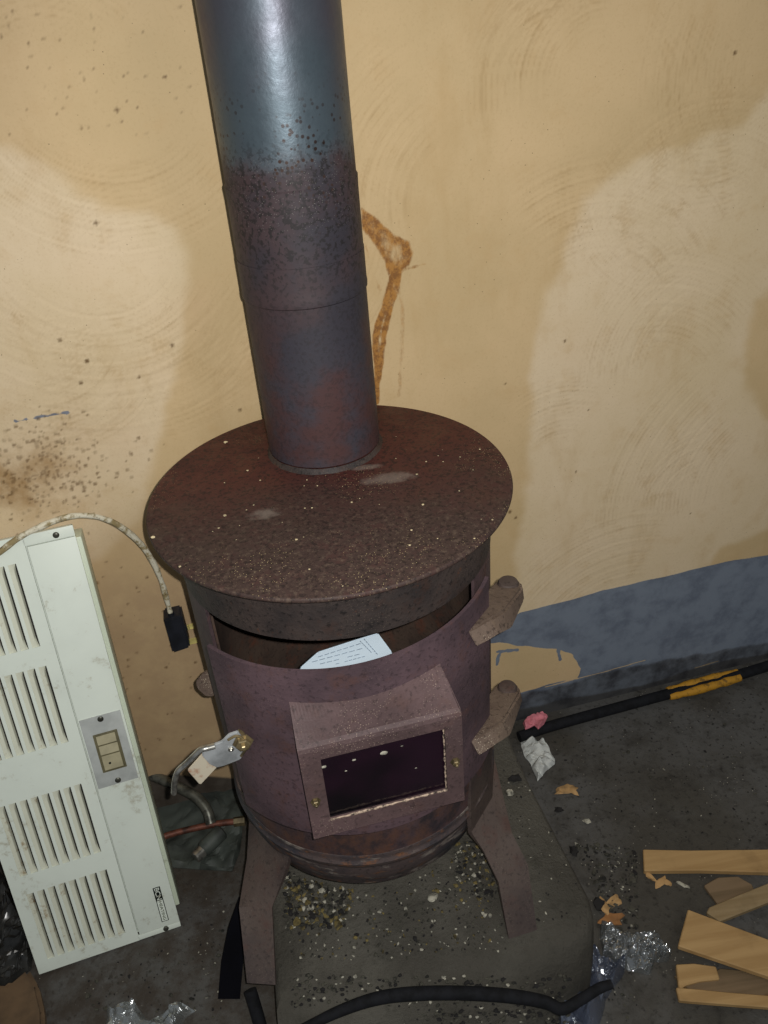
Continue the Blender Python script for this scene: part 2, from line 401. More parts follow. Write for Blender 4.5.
def mk_tape():
    M = Mt('scuffed_yellow'); n = M.noise(60, 6, .7)
    M.base(M.mix(M.ramp(n, .48, .66, 0, .8), lin((184, 134, 40)), lin((96, 74, 38)))); M.set(.6, 0, .3); return M.m
M_YELLOW = mk_tape()
def mk_glass():
    M = Mt('dark_stove_glass'); n = M.noise(6, 3)
    M.base(M.mix(M.ramp(n, .4, .65), lin((14, 12, 16)), lin((34, 18, 30)))); M.set(.12, 0, .6); return M.m  # purple tint in the base colour stands in for a reflection
M_GLASS = mk_glass()
def mk_paper():
    M = Mt('printed_paper'); x, y, z = M.sep(M.co)[:3]
    M.base(lin((188, 203, 214))); M.set(.8, 0, .3); return M.m
M_PAPER = mk_paper()
M_INK = flat_mat('faded_ink', (128, 144, 160), .8, var=.1)
M_BADGE = flat_mat('badge_black', (26, 32, 28), .4, var=.1)
M_OLIVEINK = flat_mat('olive_ink', (74, 84, 52), .5, var=.1)
M_BLUEPAINT = flat_mat('blue_smear', (110, 138, 150), .6)

# ------------------------------------------------------------------ wall
def poly_sdf(S, Z, poly):
    P = np.array(poly); n = len(P); d = np.full(S.shape, 1e9); inside = np.zeros(S.shape, bool)
    for i in range(n):
        x0, y0 = P[i]; x1, y1 = P[(i+1) % n]; ex, ey = x1-x0, y1-y0
        t = np.clip(((S-x0)*ex+(Z-y0)*ey)/(ex*ex+ey*ey+1e-12), 0, 1)
        d = np.minimum(d, np.hypot(S-x0-t*ex, Z-y0-t*ey))
        c = ((y0 > Z) != (y1 > Z)) & (S < (x1-x0)*(Z-y0)/(y1-y0+1e-12)+x0)
        inside ^= c
    return np.where(inside, d, -d)
def line_d(S, Z, pts):
    d = np.full(S.shape, 1e9)
    for (x0, y0), (x1, y1) in zip(pts, pts[1:]):
        ex, ey = x1-x0, y1-y0
        t = np.clip(((S-x0)*ex+(Z-y0)*ey)/(ex*ex+ey*ey+1e-12), 0, 1)
        d = np.minimum(d, np.hypot(S-x0-t*ex, Z-y0-t*ey))
    return d
def sm(x, a, b):
    t = np.clip((x-a)/(b-a), 0, 1); return t*t*(3-2*t)
def build_wall():
    s = np.concatenate([np.linspace(-2.4, -.66, 12), np.arange(-.65, 1.05, .0026), np.linspace(1.06, 2.6, 12)])
    z = np.concatenate([np.arange(0, 1.5, .0026), np.linspace(1.51, 2.5, 8)])
    S, Z = np.meshgrid(s, z, indexing='ij')
    # smooth pseudo noise
    def pn(sc, seed):
        r = np.random.RandomState(seed); o = np.zeros_like(S)
        for k in range(7):
            a = r.uniform(0, 2*np.pi); f = sc*r.uniform(.6, 1.7); o += np.sin((S*np.cos(a)+Z*np.sin(a))*f+r.uniform(0, 6.28))
        return o/7
    w = lambda L: [wall_sz(q) for q in L]
    wob = pn(60, 1)*.010+pn(180, 2)*.004
    creamL = w([(-150, 140), (0, 148), (35, 158), (60, 175), (80, 196), (100, 208), (150, 212), (176, 222), (188, 262), (186, 320), (176, 380), (162, 430), (152, 480), (140, 520), (100, 560), (-150, 600)])
    creamR = w([(900, 60), (768, 92), (752, 110), (742, 125), (700, 139), (650, 155), (608, 178), (585, 200), (566, 245), (546, 298), (534, 340), (530, 400), (528, 480), (515, 560), (500, 640), (600, 640), (690, 590), (720, 550), (768, 530), (900, 500)])
    spotR = w([(790, 280), (755, 300), (742, 345), (745, 390), (768, 420), (820, 430), (850, 340)])
    cr = np.maximum(sm(poly_sdf(S, Z, creamL)+wob, -.022, .024), sm(poly_sdf(S, Z, creamR)+wob, -.022, .024))
    cr *= 1-.9*sm(poly_sdf(S, Z, spotR)+wob, -.02, .02)
    blue = w([(440, 655), (490, 634), (520, 613), (560, 603), (600, 591), (660, 577), (720, 563), (768, 555), (900, 525), (900, 760), (440, 760)])
    hole = w([(440, 645), (500, 644), (550, 649), (572, 655), (582, 668), (578, 678), (545, 686), (515, 694), (440, 702)])
    sc1 = w([(545, 687), (600, 673), (645, 660)]); sc2 = w([(695, 668), (718, 661)])
    flk1 = w([(497, 652), (518, 650)]); flk2 = w([(558, 650), (560, 660)]); flk3 = w([(499, 655), (497, 665)])
    bl = sm(poly_sdf(S, Z, blue)+wob*.2, -.004, .004)
    bl = np.minimum(bl, 1-sm(poly_sdf(S, Z, hole)+wob*.6, -.003, .003))
    bl = np.minimum(bl, 1-.7*sm(line_d(S, Z, sc1), .003, .0005)); bl = np.minimum(bl, 1-.8*sm(line_d(S, Z, sc2), .003, .0008))
    for f in (flk1, flk2, flk3): bl = np.maximum(bl, sm(line_d(S, Z, f)+pn(300, 9)*.002, .005, .002))
    scr = w([(16, 421), (45, 416), (68, 412)]); scr2 = w([(50, 415), (90, 411)])
    bl = np.maximum(bl, .60*sm(line_d(S, Z, scr)+pn(300, 4)*.003, .0045, .0010)); bl = np.maximum(bl, .5*sm(line_d(S, Z, scr2)+pn(500, 5)*.0012, .002, .0004))
    # rust
    blobp = w([(360, 206), (368, 210), (380, 222), (396, 234), (410, 241), (413, 252), (410, 266), (400, 274), (388, 276), (385, 262), (374, 246), (362, 230)])
    inner = w([(392, 246), (400, 246), (402, 258), (396, 262), (390, 256)])
    ru = sm(poly_sdf(S, Z, blobp)+pn(160, 6)*.003, -.003, .004)*(.78+.22*sm(np.abs(poly_sdf(S, Z, blobp)), .012, .0))
    ru *= 1-.3*sm(poly_sdf(S, Z, inner), -.004, .003)
    d1 = line_d(S, Z, w([(394, 270), (390, 288), (386, 305), (378, 325), (375, 345), (378, 365), (376, 402)]))+pn(220, 7)*.0014
    d2 = line_d(S, Z, w([(399, 272), (396, 290), (389, 312), (384, 335), (381, 360), (378, 380)]))+pn(200, 8)*.0012
    d3 = line_d(S, Z, w([(398, 285), (403, 310), (402, 345), (399, 395)]))
    d4 = line_d(S, Z, w([(404, 270), (424, 264)])); d5 = line_d(S, Z, w([(364, 240), (372, 270), (380, 290)]))
    ru = np.maximum.reduce([ru, sm(d1, .008, .003), .95*sm(d2, .007, .0025), .45*sm(d3, .006, .001), .6*sm(d4, .004, .001), .4*sm(d5, .004, .001)])
    # brown stain with spatter on the left
    s0 = wall_sz((28, 480)); dd = np.hypot((S-s0[0])*.9, Z-s0[1]); stn = .85*sm(dd+pn(60, 12)*.035+pn(200, 13)*.012, .085, 0.0)+.25*sm(dd+pn(30, 14)*.04, .2, .03)
    r = random.Random(5)
    gr = np.zeros_like(S); dt = np.zeros_like(S)
    def dot(px, rad, amt):
        a = wall_sz(px); m = (np.abs(S-a[0]) < .03) & (np.abs(Z-a[1]) < .03)
        dt[m] = np.maximum(dt[m], amt*sm(np.hypot(S[m]-a[0], (Z[m]-a[1])*1.0), rad*.62, rad*.25))
    for i in range(330):
        px = (r.gauss(45, 42), r.gauss(470, 28))
        dot(px, r.uniform(.003, .0062), r.uniform(.35, .9))
    for px, rad in (((565, 341), .0045), ((589, 410), .003), ((576, 472), .0035), ((690, 513), .003), ((172, 345), .005), ((87, 361), .006), ((96, 223), .005), ((165, 77), .004), ((240, 410), .004), ((510, 512), .006), ((516, 518), .005), ((735, 53), .005), ((117, 110), .005), ((81, 383), .005), ((139, 377), .004), ((60, 340), .004), ((505, 384), .003)):
        dot(px, rad*1.2, 1.)
    for i in range(60): dot((r.uniform(90, 200), r.uniform(560, 770)), r.uniform(.003, .006), r.uniform(.5, 1))
    for i in range(50): dot((r.uniform(0, 190), r.uniform(0, 140)), r.uniform(.002, .004), r.uniform(.4, .8))
    # foot grime
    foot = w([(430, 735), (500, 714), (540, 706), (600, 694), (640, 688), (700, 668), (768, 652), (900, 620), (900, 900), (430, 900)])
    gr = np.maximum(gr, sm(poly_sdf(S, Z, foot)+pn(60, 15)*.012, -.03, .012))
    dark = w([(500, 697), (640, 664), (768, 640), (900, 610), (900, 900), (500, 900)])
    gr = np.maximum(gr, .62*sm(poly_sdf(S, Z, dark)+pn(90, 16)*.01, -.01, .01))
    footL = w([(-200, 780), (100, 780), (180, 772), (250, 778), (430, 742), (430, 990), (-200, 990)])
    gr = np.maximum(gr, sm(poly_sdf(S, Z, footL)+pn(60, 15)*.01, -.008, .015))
    damp = w([(-150, 600), (60, 590), (130, 540), (190, 540), (300, 560), (440, 640), (440, 900), (-150, 900)])
    dm = sm(poly_sdf(S, Z, damp)+pn(30, 18)*.05, -.10, .12)
    edge = w([(-60, -30), (-60, 150), (25, 152), (40, 60), (50, -30)]); dm = np.maximum(dm, .25*sm(poly_sdf(S, Z, edge), -.05, .05))  # weak copy of the brown tint over the top-left corner
    # trowel arcs: families of concentric grooves
    H = np.zeros_like(S); G = np.zeros_like(S)
    fams = [((590, 330), (60, 170), (20, 130), 11), ((700, 360), (50, 150), (100, 190), 10), ((700, 250), (55, 150), (35, 150), 11),
            ((640, 420), (70, 190), (30, 100), 12), ((768, 480), (60, 220), (120, 200), 11), ((720, 60), (50, 150), (200, 300), 12),
            ((60, 110), (40, 120), (40, 130), 11), ((90, 230), (50, 160), (200, 330), 10), ((80, 200), (110, 220), (230, 330), 11),
            ((130, 300), (40, 130), (270, 360), 10), ((30, 330), (30, 130), (250, 340), 11), ((680, 180), (40, 120), (180, 260), 10),
            ((620, 640), (60, 200), (70, 150), 12), ((800, 60), (40, 160), (150, 230), 9), ((180, 40), (30, 90), (0, 120), 9), ((560, 100), (40, 100), (60, 160), 12), ((600, 80), (30, 120), (80, 200), 11), ((470, 200), (40, 160), (110, 200), 13), ((560, 470), (30, 120), (60, 130), 11), ((700, 500), (30, 110), (90, 180), 10), ((100, 60), (60, 150), (200, 320), 11), ((160, 440), (40, 110), (260, 350), 10), ((40, 250), (40, 110), (180, 300), 9), ((640, 300), (30, 80), (60, 130), 10), ((130, 180), (120, 250), (280, 345), 12)]
    for i, (cpx, (ra, rb), (aa, ab), per) in enumerate(fams):
        c0 = wall_sz(cpx); k = 1/620.
        dx, dz = S-c0[0], Z-c0[1]; R = np.hypot(dx, dz)*(1+.05*pn(7, 30+i)); A = np.degrees(np.arctan2(dz, dx)) % 360
        win = sm(R, ra*k, (ra+18)*k)*sm(R, rb*k, (rb-25)*k)*sm(A, aa, aa+18)*sm(A, ab, ab-18)
        ph = R/(per*k)*2*np.pi
        g = np.sin(ph+2.0*pn(9, 60+i))*.55+np.sin(ph*1.73+i+1.5*pn(14, 90+i))*.45
        H += win*g*.00024*(.4+.6*sm(pn(16, 150+i), -.4, .3))
        G = np.maximum(G, win*(.55*sm(g, .45, .95)*sm(pn(22, 120+i), -.3, .35)+.45*sm(np.sin(ph*2.3+1.5*pn(12, 170+i)), .6, 1.)))
    H += pn(8, 200)*.0015
    Y = H
    X3 = np.outer(np.ones(S.size), np.array(W0)) + S.reshape(-1, 1)*np.array(WE) + (-0.0+Y).reshape(-1, 1)*np.array(WN)
    X3[:, 2] = Z.reshape(-1)
    ns, nz = S.shape
    idx = np.arange(ns*nz).reshape(ns, nz)
    F = np.stack([idx[:-1, :-1], idx[1:, :-1], idx[1:, 1:], idx[:-1, 1:]], -1).reshape(-1, 4)
    me = bpy.data.meshes.new('wall_back')
    # back face (thickness) appended as a simple slab
    back = []
    for (a, b) in ((0, 0), (ns-1, 0), (ns-1, nz-1), (0, nz-1)):
        p = X3[idx[a, b]] - np.array(WN)*.12; back.append(p)
    V = np.vstack([X3, np.array(back)]); nb = ns*nz
    me.vertices.add(len(V)); me.vertices.foreach_set('co', V.astype(np.float32).ravel())
    nf = len(F)
    me.loops.add(nf*4+4); me.polygons.add(nf+1)
    L = np.concatenate([F.ravel(), [nb, nb+3, nb+2, nb+1]]).astype(np.int32)
    me.loops.foreach_set('vertex_index', L)
    me.polygons.foreach_set('loop_start', np.arange(0, (nf+1)*4, 4, dtype=np.int32))
    me.update(calc_edges=True)
    me.polygons.foreach_set('use_smooth', np.ones(nf+1, bool))
    for nm, (a, b, c) in (('paint_a', (cr, bl, ru)), ('paint_b', (dm, gr, G)), ('paint_c', (dt, stn, G*0))):
        at = me.attributes.new(nm, 'FLOAT_COLOR', 'POINT'); arr = np.zeros((len(V), 4), np.float32); arr[:, 3] = 1
        for j, q in enumerate((a, b, c)): arr[:nb, j] = q.ravel()
        at.data.foreach_set('color', arr.ravel())
    me.materials.append(M_WALL); me.validate()
    o = bpy.data.objects.new('wall_back', me); COL.objects.link(o); tag(o, kind='structure'); return o
build_wall()

# ------------------------------------------------------------------ floor
def build_floor():
    bm = BM(); xs = [-2.4+.04*i for i in range(126)]; ys = [-1.6+.04*i for i in range(62)]
    g = []
    for x in xs:
        row = []
        for k, y in enumerate(ys):
            yw = .255+.127*x+.05
            yy = -1.6+(yw+1.6)*k/(len(ys)-1)
            row.append(bm.verts.new((x, yy, 0)))
        g.append(row)
    for i in range(len(xs)-1):
        for j in range(len(ys)-1): bm.faces.new((g[i][j], g[i+1][j], g[i+1][j+1], g[i][j+1]))
    r = bmesh.ops.extrude_face_region(bm, geom=bm.faces[:])
    for v in r['geom']:
        if isinstance(v, bmesh.types.BMVert): v.co.z -= .1
    return tag(obj('floor', bm, M_FLOOR), kind='structure')
build_floor()

# ------------------------------------------------------------------ hearth slab
ZS = .144
def build_slab():
    out = [(-.172, .16), (-.170, 0), (-.166, -.15), (-.160, -.262), (-.10, -.268), (0, -.262), (.10, -.256), (.20, -.250), (.262, -.243), (.286, -.232), (.297, -.212), (.300, -.185), (.290, -.12), (.278, -.04), (.268, .03), (.262, .09), (.258, .16)]
    bm = BM(); c = Vector((.06, -.05))
    levels = [(-.062, 0.0), (-.058, .05), (-.046, .086), (-.028, .116), (-.010, .136), (.012, ZS)]
    rings = []
    P = []
    for i in range(len(out)):
        a, b = Vector(out[i]), Vector(out[(i+1) % len(out)])
        for k in range(4): P.append(a.lerp(b, k/4))
    n = len(P)
    for off, z in levels:
        ring = []
        for i in range(n):
            t = (P[(i+1) % n]-P[i-1]).normalized(); nrm = Vector((-t.y, t.x))   # inward (ccw path)
            q = P[i].copy()
            if (q+nrm*.01-c).length > (q-c).length: nrm = -nrm
            front = max(0, min(1, (-q.y-.15)/.09))
            if off > 0: q += nrm*off*.6
            else: q += Vector((0, off*front*(1-.7*max(0, min(1, (q.x-.16)/.12))))) - nrm*(-off*.03)
            zz = z
            ring.append(bm.verts.new((q.x, q.y, zz)))
        rings.append(ring)
    for a, b in zip(rings, rings[1:]):
        for i in range(n): bm.faces.new((a[i], a[(i+1) % n], b[(i+1) % n], b[i]))
    top = bm.faces.new(rings[-1]); bm.faces.new(rings[0][::-1])
    bmesh.ops.triangulate(bm, faces=[top])
    o = obj('hearth_slab', bm, M_SLAB, angle=50)
    o.name = 'hearth_slab'
    return tag(o, 'thick grey-brown stone hearth slab with rounded front under the stove', 'slab')
build_slab()

# ------------------------------------------------------------------ stove
ST = thing('wood_stove', (0, 0, ZS), 'rusty round wood stove with wide top plate, standing on the stone slab', 'stove')
RB = .193
bm = BM()
curved(bm, 0, 360, .305, .425, RB-.004, RB, nz=2)
curved(bm, 52, 304, .425, .706, RB-.004, RB, nz=4)
obj('body', bm, M_BODY, ST)
bm = BM(); curved(bm, 0, 360, .706, .779, RB-.004, RB+.0006, nz=1)
obj('upper_band', bm, M_COLLAR, ST)
bm = BM(); lathe(bm, [(0, .236), (.12, .236), (.160, .239), (.176, .243), (.1795, .2475), (.180, .256), (.184, .262), (.188, .276), (.1905, .290), (.1915, .302), (.1935, .304), (.1955, .309), (.1965, .314), (.1945, .318), (.1935, .321), (.1945, .325), (.1935, .329), (.190, .330), (.186, .32), (0, .31)], seg=128)
for v in bm.verts: v.co.z += .0006*math.sin(math.atan2(v.co.y, v.co.x)*9)
obj('base_dish', bm, M_BOTTOM, ST)
bm = BM(); lathe(bm, [(0, .7782), (.2185, .7782), (.2200, .7795), (.2203, .7815), (.2195, .7838), (.218, .7846), (0, .7846)], seg=160)
for v in bm.verts:
    v.co.z += .0007*mnoise.noise(v.co*9)
obj('top_plate', bm, M_TOP, ST, angle=60)
bm = BM(); lathe(bm, [(.0720, .784), (.0758, .7847), (.0748, .7862), (.0735, .788), (.0725, .7905), (.0720, .7910)], c=(0.0005, .1, 0), seg=96)
jitter(bm, .0008, 60)
obj('weld_ring', bm, M_COLLAR, ST)
bm = BM(); curved(bm, 70, 290, .34, .70, RB-.020, RB-.017, nz=3)
obj('fire_lining', bm, M_INSIDE, ST)

# door, opened a few degrees about its hinge pin
HX, HY = .207, -.060
DA = math.radians(7.2)
Hp = Vector((HX, HY, 0)); RD = Matrix.Rotation(DA, 3, 'Z')
def dopen(p): return Hp + RD @ (Vector(p)-Hp)
DN = Vector((math.sin(DA), -math.cos(DA), 0)); DE = Vector((math.cos(DA), math.sin(DA), 0))
dc = dopen((0, 0, 0)); DOFF = dc.dot(DN); DEO = dc.dot(DE)
def dpl(px, d):    # pixel on the plane parallel to the door at distance d
    return at_pl(px, DN*d, DN)
def sag(p):
    az = math.degrees(math.atan2(p.x, -p.y)); k = max(0, (p.z-.6)/.106)
    return dopen(Vector((p.x, p.y, p.z-.017*k*(1-max(0, (az+57)/107)**2))))
bm = BM(); curved(bm, -57, 54, .418, .706, RB+.0015, RB+.006, nz=6, f=sag)
DOOR = obj('door', bm, M_DOOR, ST)
# window hood
RDO = RB+.006
HD = .240
e0, e1 = -.1015, .084; zt, zb = .6055, .456
def door_front(e): # distance along DN of the door skin at lateral position e
    x = e-DEO; return DOFF+math.sqrt(max(RDO**2-x*x, 0))
bm = BM()
def EP(e, d, z): return DE*e + DN*d + Vector((0, 0, z))
we0, we1 = -.0785, .0635; wz0, wz1 = .4805, .586
N = 48; zback = [.646+.010*(i/N) for i in range(N+1)]
# profile slices: top sheet (door skin -> front edge), with front sheet as a frame around the glass
th = .004
F_ = lambda a, z: EP(a, HD, z)
def quad(a, b, c_, d_): bm.faces.new([bm.verts.new(p) for p in (a, b, c_, d_)])
top_rows = []
for i in range(N+1):
    e = e0+(e1-e0)*i/N
    eb = e0+.002+(e1-e0-.016)*i/N
    b = EP(eb, door_front(eb)-.001, zback[i]); f2 = EP(e, HD-.006, zt+.003); f1 = EP(e, HD-.0015, zt); f0 = EP(e, HD, zt-.005)
    mid = b.lerp(f2, .5)+Vector((0, 0, .001))
    top_rows.append([bm.verts.new(p) for p in (b, mid, f2, f1, f0)])
for i in range(N):
    for j in range(4): bm.faces.new((top_rows[i][j], top_rows[i][j+1], top_rows[i+1][j+1], top_rows[i+1][j]))
# front frame around the window
xs = [e0, we0, we1, e1]; zs = [zb, wz0, wz1, zt-.005]
for i in range(3):
    for j in range(3):
        if i == 1 and j == 1: continue
        quad(F_(xs[i], zs[j]), F_(xs[i+1], zs[j]), F_(xs[i+1], zs[j+1]), F_(xs[i], zs[j+1]))
# window reveal
for (a, b) in (((we0, wz0), (we1, wz0)), ((we1, wz0), (we1, wz1)), ((we1, wz1), (we0, wz1)), ((we0, wz1), (we0, wz0))):
    quad(F_(*a), F_(*b), EP(b[0], HD-.006, b[1]), EP(a[0], HD-.006, a[1]))
# side cheeks and bottom
for e in (e0, e1):
    eb = e0+.002 if e == e0 else e1-.014
    quad(F_(e, zb), EP(eb, door_front(eb)-.002, zb), EP(eb, door_front(eb)-.001, .646 if e == e0 else .656), EP(e, HD-.0015, zt))
quad(F_(e0, zb), F_(e1, zb), EP(e1-.012, door_front(e1-.012)-.002, zb-.004), EP(e0, door_front(e0)-.002, zb-.004))
bmesh.ops.remove_doubles(bm, verts=bm.verts[:], dist=.0003)
obj('window_hood', bm, M_HOOD, DOOR, smooth=False)
bm = BM()
box(bm, EP((we0+we1)/2, HD-.0075, (wz0+wz1)/2), (we1-we0+.012, .004, wz1-wz0+.012), X=DE, Y=DN)
obj('window_pane', bm, M_GLASS, DOOR)
# uneven pale beads painting a lit edge along the window's lower and right lip
bm = BM(); r = random.Random(3)
tube(bm, [EP(we0+(we1-we0)*i/40, HD-.0012, wz0+.0012+r.uniform(-.0005, .0005)) for i in range(41)], [r.uniform(.0006, .0017) for i in range(41)], seg=6)
tube(bm, [EP(we1-.0012+r.uniform(-.0006, .0003), HD-.0012, wz0+(wz1-wz0)*i/30) for i in range(31)], [r.uniform(.0004, .0016) for i in range(31)], seg=6)
obj('lit_lip_edge', bm, flat_mat('pale_lit_edge', (196, 172, 150), .8, var=.5, scale=200), DOOR)
# white flecks stuck on the glass
bm = BM()
for k, (px, s) in enumerate((((324, 767), .0032), ((354, 760), .0022), ((384, 753), .0044), ((346, 771), .0014), ((416, 768), .0014), ((402, 746), .0016))):
    blob(bm, dpl(px, HD-.0048), (s, s*.25, s*.6), seed=k, X=DE, Y=DN)
tag(obj('ash_flecks', bm, M_ASH, DOOR), kind='stuff')
def bolt(c, n, r, h, mat, parent, name='bolt'):
    n = n.normalized(); a = Vector((0, 0, 1)); X = n.cross(a).normalized(); Y = n.cross(X)
    bm = BM(); lathe(bm, [(0, -.004), (r*.5, -.004), (r*.5, .0), (r*1.35, .0), (r*1.35, .0012), (r, .0012), (r, h*.62), (r*.82, h*.7), (r*.42, h*.7), (r*.42, h), (r*.3, h*1.1), (0, h*1.1)], c=c, seg=6, X=X, Y=Y, Z=n)
    return obj(name, bm, mat, parent, angle=20)
bolt(dpl((315.5, 801), HD), DN, .0044, .008, M_DULLBRASS, DOOR)
bolt(dpl((455, 761), HD), DN, .0044, .008, M_DULLBRASS, DOOR)
# hinges: lug on the door, pin, knuckle
for zc in (.634, .452):
    z0, z1 = zc-.016, zc+.006
    pin = Vector((HX, HY, 0))
    d = (pin-cyl_pt(46, RB, 0)); L = d.length; d.normalize(); nn = Vector((d.y, -d.x, 0))
    if nn.y > 0: nn = -nn
    pts = [dopen(cyl_pt(a_, RB+o_, 0)) for a_, o_ in ((37, .005), (41, .012), (47, .019), (54, .026))]
    for k in range(8):
        a = math.radians(75-k*22.5); pts.append(pin+d*(.0185*math.cos(a))+nn*(.0185*math.sin(a)))
    pts += [cyl_pt(66, RB-.002, 0), dopen(cyl_pt(50, RB+.003, 0))]
    rise = .032
    bm = BM(); b_ = BM(); prism(b_, [p+Vector((0, 0, z0)) for p in pts], (0, 0, z1-z0), bev=.003, seg=2)
    for v in b_.verts:
        t = max(0, min(1, (pin-Vector((v.co.x, v.co.y, 0))).dot(d)/L))
        if v.co.z < zc-.006 and (Vector((v.co.x, v.co.y, 0))-pin).dot(nn) > .004: v.co += nn*(.002+.009*t)
        v.co.z += rise*t - (.004 if v.co.z < zc-.01 else 0)*math.sin(t*3.14)
    merge(bm, b_)
    for v in bm.verts: v.co += mnoise.noise_vector(v.co*70)*.0012
    h = obj('hinge', bm, M_LUG, ST, angle=60)
    bm = BM(); lathe(bm, [(0, z1-.004), (.0115, z1-.004), (.0135, z1), (.0135, z1+.004), (.0115, z1+.0075), (.006, z1+.0085), (0, z1+.0085)], c=pin, seg=24)
    obj('pin', bm, M_LEG, h)
    bm = BM(); lathe(bm, [(0, z0-.022), (.008, z0-.022), (.0085, z0-.018), (.0085, z0), (0, z0)], c=pin+d*-.004, seg=24)
    obj('knuckle', bm, M_LEG, h)
# small lifting lug at the back-left of the body
bm = BM()
lp = [(213, 671), (203, 673), (195.5, 682), (197, 689), (205, 696.5), (213, 697), (219, 690), (217, 676)]
LP0 = Vector((-.19, -.01, 0)); LN = Vector((-.25, -1, .25)).normalized()
prism(bm, [at_pl(q, LP0+Vector((0, 0, .55)), LN) for q in lp], LN*-.008, bev=.0015)
obj('lug', bm, M_LUG, ST)

# legs
def leg(sec, name='leg'):
    bm = BM(); th = .006; L = []
    for q in sec: L.append((Vector(q[0]), Vector(q[-1]), Vector(q[1]) if len(q) == 3 else (Vector(q[0])+Vector(q[1]))/2))
    # normals per section
    G = []
    n = len(L)
    for i, (a, b, md) in enumerate(L):
        t = ((L[min(i+1, n-1)][0]+L[min(i+1, n-1)][1])-(L[max(i-1, 0)][0]+L[max(i-1, 0)][1])).normalized()
        w_ = (b-a).normalized(); nr = t.cross(w_).normalized()
        c_ = (a+b)/2
        if nr.dot(Vector((c_.x, c_.y, 0))) < 0: nr = -nr
        G.append([bm.verts.new(p) for p in (a, md, b, b-nr*th, md-nr*th, a-nr*th)])
    for i in range(n-1):
        for k in range(6): bm.faces.new((G[i][k], G[i][(k+1) % 6], G[i+1][(k+1) % 6], G[i+1][k]))
    bm.faces.new(G[0][::-1]); bm.faces.new(G[-1])
    bmesh.ops.bevel(bm, geom=[e for e in bm.edges if e.calc_face_angle(0) > .6], offset=.0012, segments=1, affect='EDGES')
    return obj(name, bm, M_LEG, ST, smooth=True, angle=30)
def px3(px, z): return at_z(px, z)
Lf = (px3((247, 983), ZS), px3((275.5, 985), ZS)); Rf = (px3((537, 930), ZS), px3((509, 939), ZS))
LP_ = Vector((0, -.118, 0)); LQ_ = Vector((0, -1, 0))
leg([(cyl_pt(-84, RB+.001, .36), cyl_pt(-66, RB+.003, .36), cyl_pt(-50, RB+.001, .36)),
     (at_pl((249, 822), Vector((0, -.05, 0)), LQ_), at_pl((268, 836), Vector((0, -.105, 0)), LQ_), at_pl((291, 850), Vector((0, -.146, 0)), LQ_)),
     (at_pl((247, 858), Vector((0, -.10, 0)), LQ_), at_pl((265, 866), Vector((0, -.132, 0)), LQ_), at_pl((285, 872), Vector((0, -.152, 0)), LQ_)),
(px3((239, 907), .212), px3((272, 907), .212)), Lf])
leg([(cyl_pt(86, RB+.001, .40), cyl_pt(66, RB+.002, .40), cyl_pt(46, RB+.001, .40)), (cyl_pt(84, RB+.004, .300), cyl_pt(64, RB+.006, .300), cyl_pt(43, RB+.006, .300)), (cyl_pt(82, RB+.005, .282), cyl_pt(62, RB+.008, .280), cyl_pt(43, RB+.006, .278)),
     (px3((512, 833), .253), px3((483, 850), .248)), (px3((528, 865), .215), px3((498.5, 882), .212)), Rf])
leg([(cyl_pt(164, RB+.003, .345), cyl_pt(196, RB+.003, .345)), (cyl_pt(166, RB+.004, .285), cyl_pt(194, RB+.004, .285)),
     (cyl_pt(173, .202, .21), cyl_pt(187, .202, .21)), (cyl_pt(173, .205, ZS), cyl_pt(187, .205, ZS))])

# latch on the left edge of the door
LD = .175
def lpl(px, d=LD): return at_pl(px, DN*d, DN)
bm = BM()
plate = [(238, 732), (229, 735), (222, 742), (204, 749), (202, 756), (210, 765), (217, 768), (225, 766), (240, 760), (246, 752), (245, 742)]
prism(bm, [lpl(q) for q in plate], DN*-.004, bev=.001)
LATCH = obj('latch', bm, M_ZINC, DOOR)
bm = BM(); prism(bm, [lpl(q, LD-.002) for q in [(203, 752), (187, 770), (200, 785), (217, 767)]], DN*-.006+Vector((0, 0, -.006)), bev=.0012)
obj('latch_tab', bm, M_TAB, DOOR)
bm = BM(); tube(bm, [lpl(q, LD+.004) for q in [(215, 745.5), (208, 747.5), (202, 749), (197, 753), (188, 762), (179, 770), (176, 776), (174.5, 784), (174, 793)]], .0042, seg=12, smooth=4, flat=.8)
obj('latch_handle', bm, M_CHROME, DOOR)
bolt(lpl((243, 742), LD+.001), DN, .009, .010, M_DULLBRASS, DOOR)
bm = BM(); tube(bm, [lpl((243, 743), LD-.002), lpl((243, 743), LD-.002)-DN*.05], .004, seg=10); obj('latch_shank', bm, M_DULLBRASS, DOOR)
bm = BM(); tube(bm, [lpl((228, 740), LD+.002), lpl((236, 736), LD+.003), lpl((243, 739), LD+.003), lpl((246, 748), LD+.003), lpl((241, 756), LD+.002)], .0016, seg=8, smooth=4)
obj('latch_spring', bm, M_DULLBRASS, DOOR)
bolt(lpl((231, 749), LD), DN, .0028, .003, M_CHROME, DOOR)

# ------------------------------------------------------------------ flue pipe
FP = thing('flue_pipe', (.0005, .1, .7925), 'tall round steel flue pipe, blued above and rusty below, rising from the stove top', 'flue pipe')
c0 = (.0005, .1, 0)
bm = BM(); lathe(bm, [(.0722, .7928), (.0722, .994), (.0738, .9955), (.0741, 1.000), (.0735, 1.004), (.0735, 1.040), (.0700, 1.040), (.068, 1.038), (.068, .7928), (.0722, .7928)], c=c0, seg=96)
obj('lower_section', bm, M_PIPE, FP)
bm = BM(); lathe(bm, [(.0730, 1.0401), (.0730, 1.106), (.0735, 1.118), (.0720, 1.120), (.0716, 1.20), (.0716, 2.45), (.068, 2.45), (.068, 1.0401), (.0730, 1.0401)], c=c0, seg=96)
obj('upper_section', bm, M_PIPE, FP)

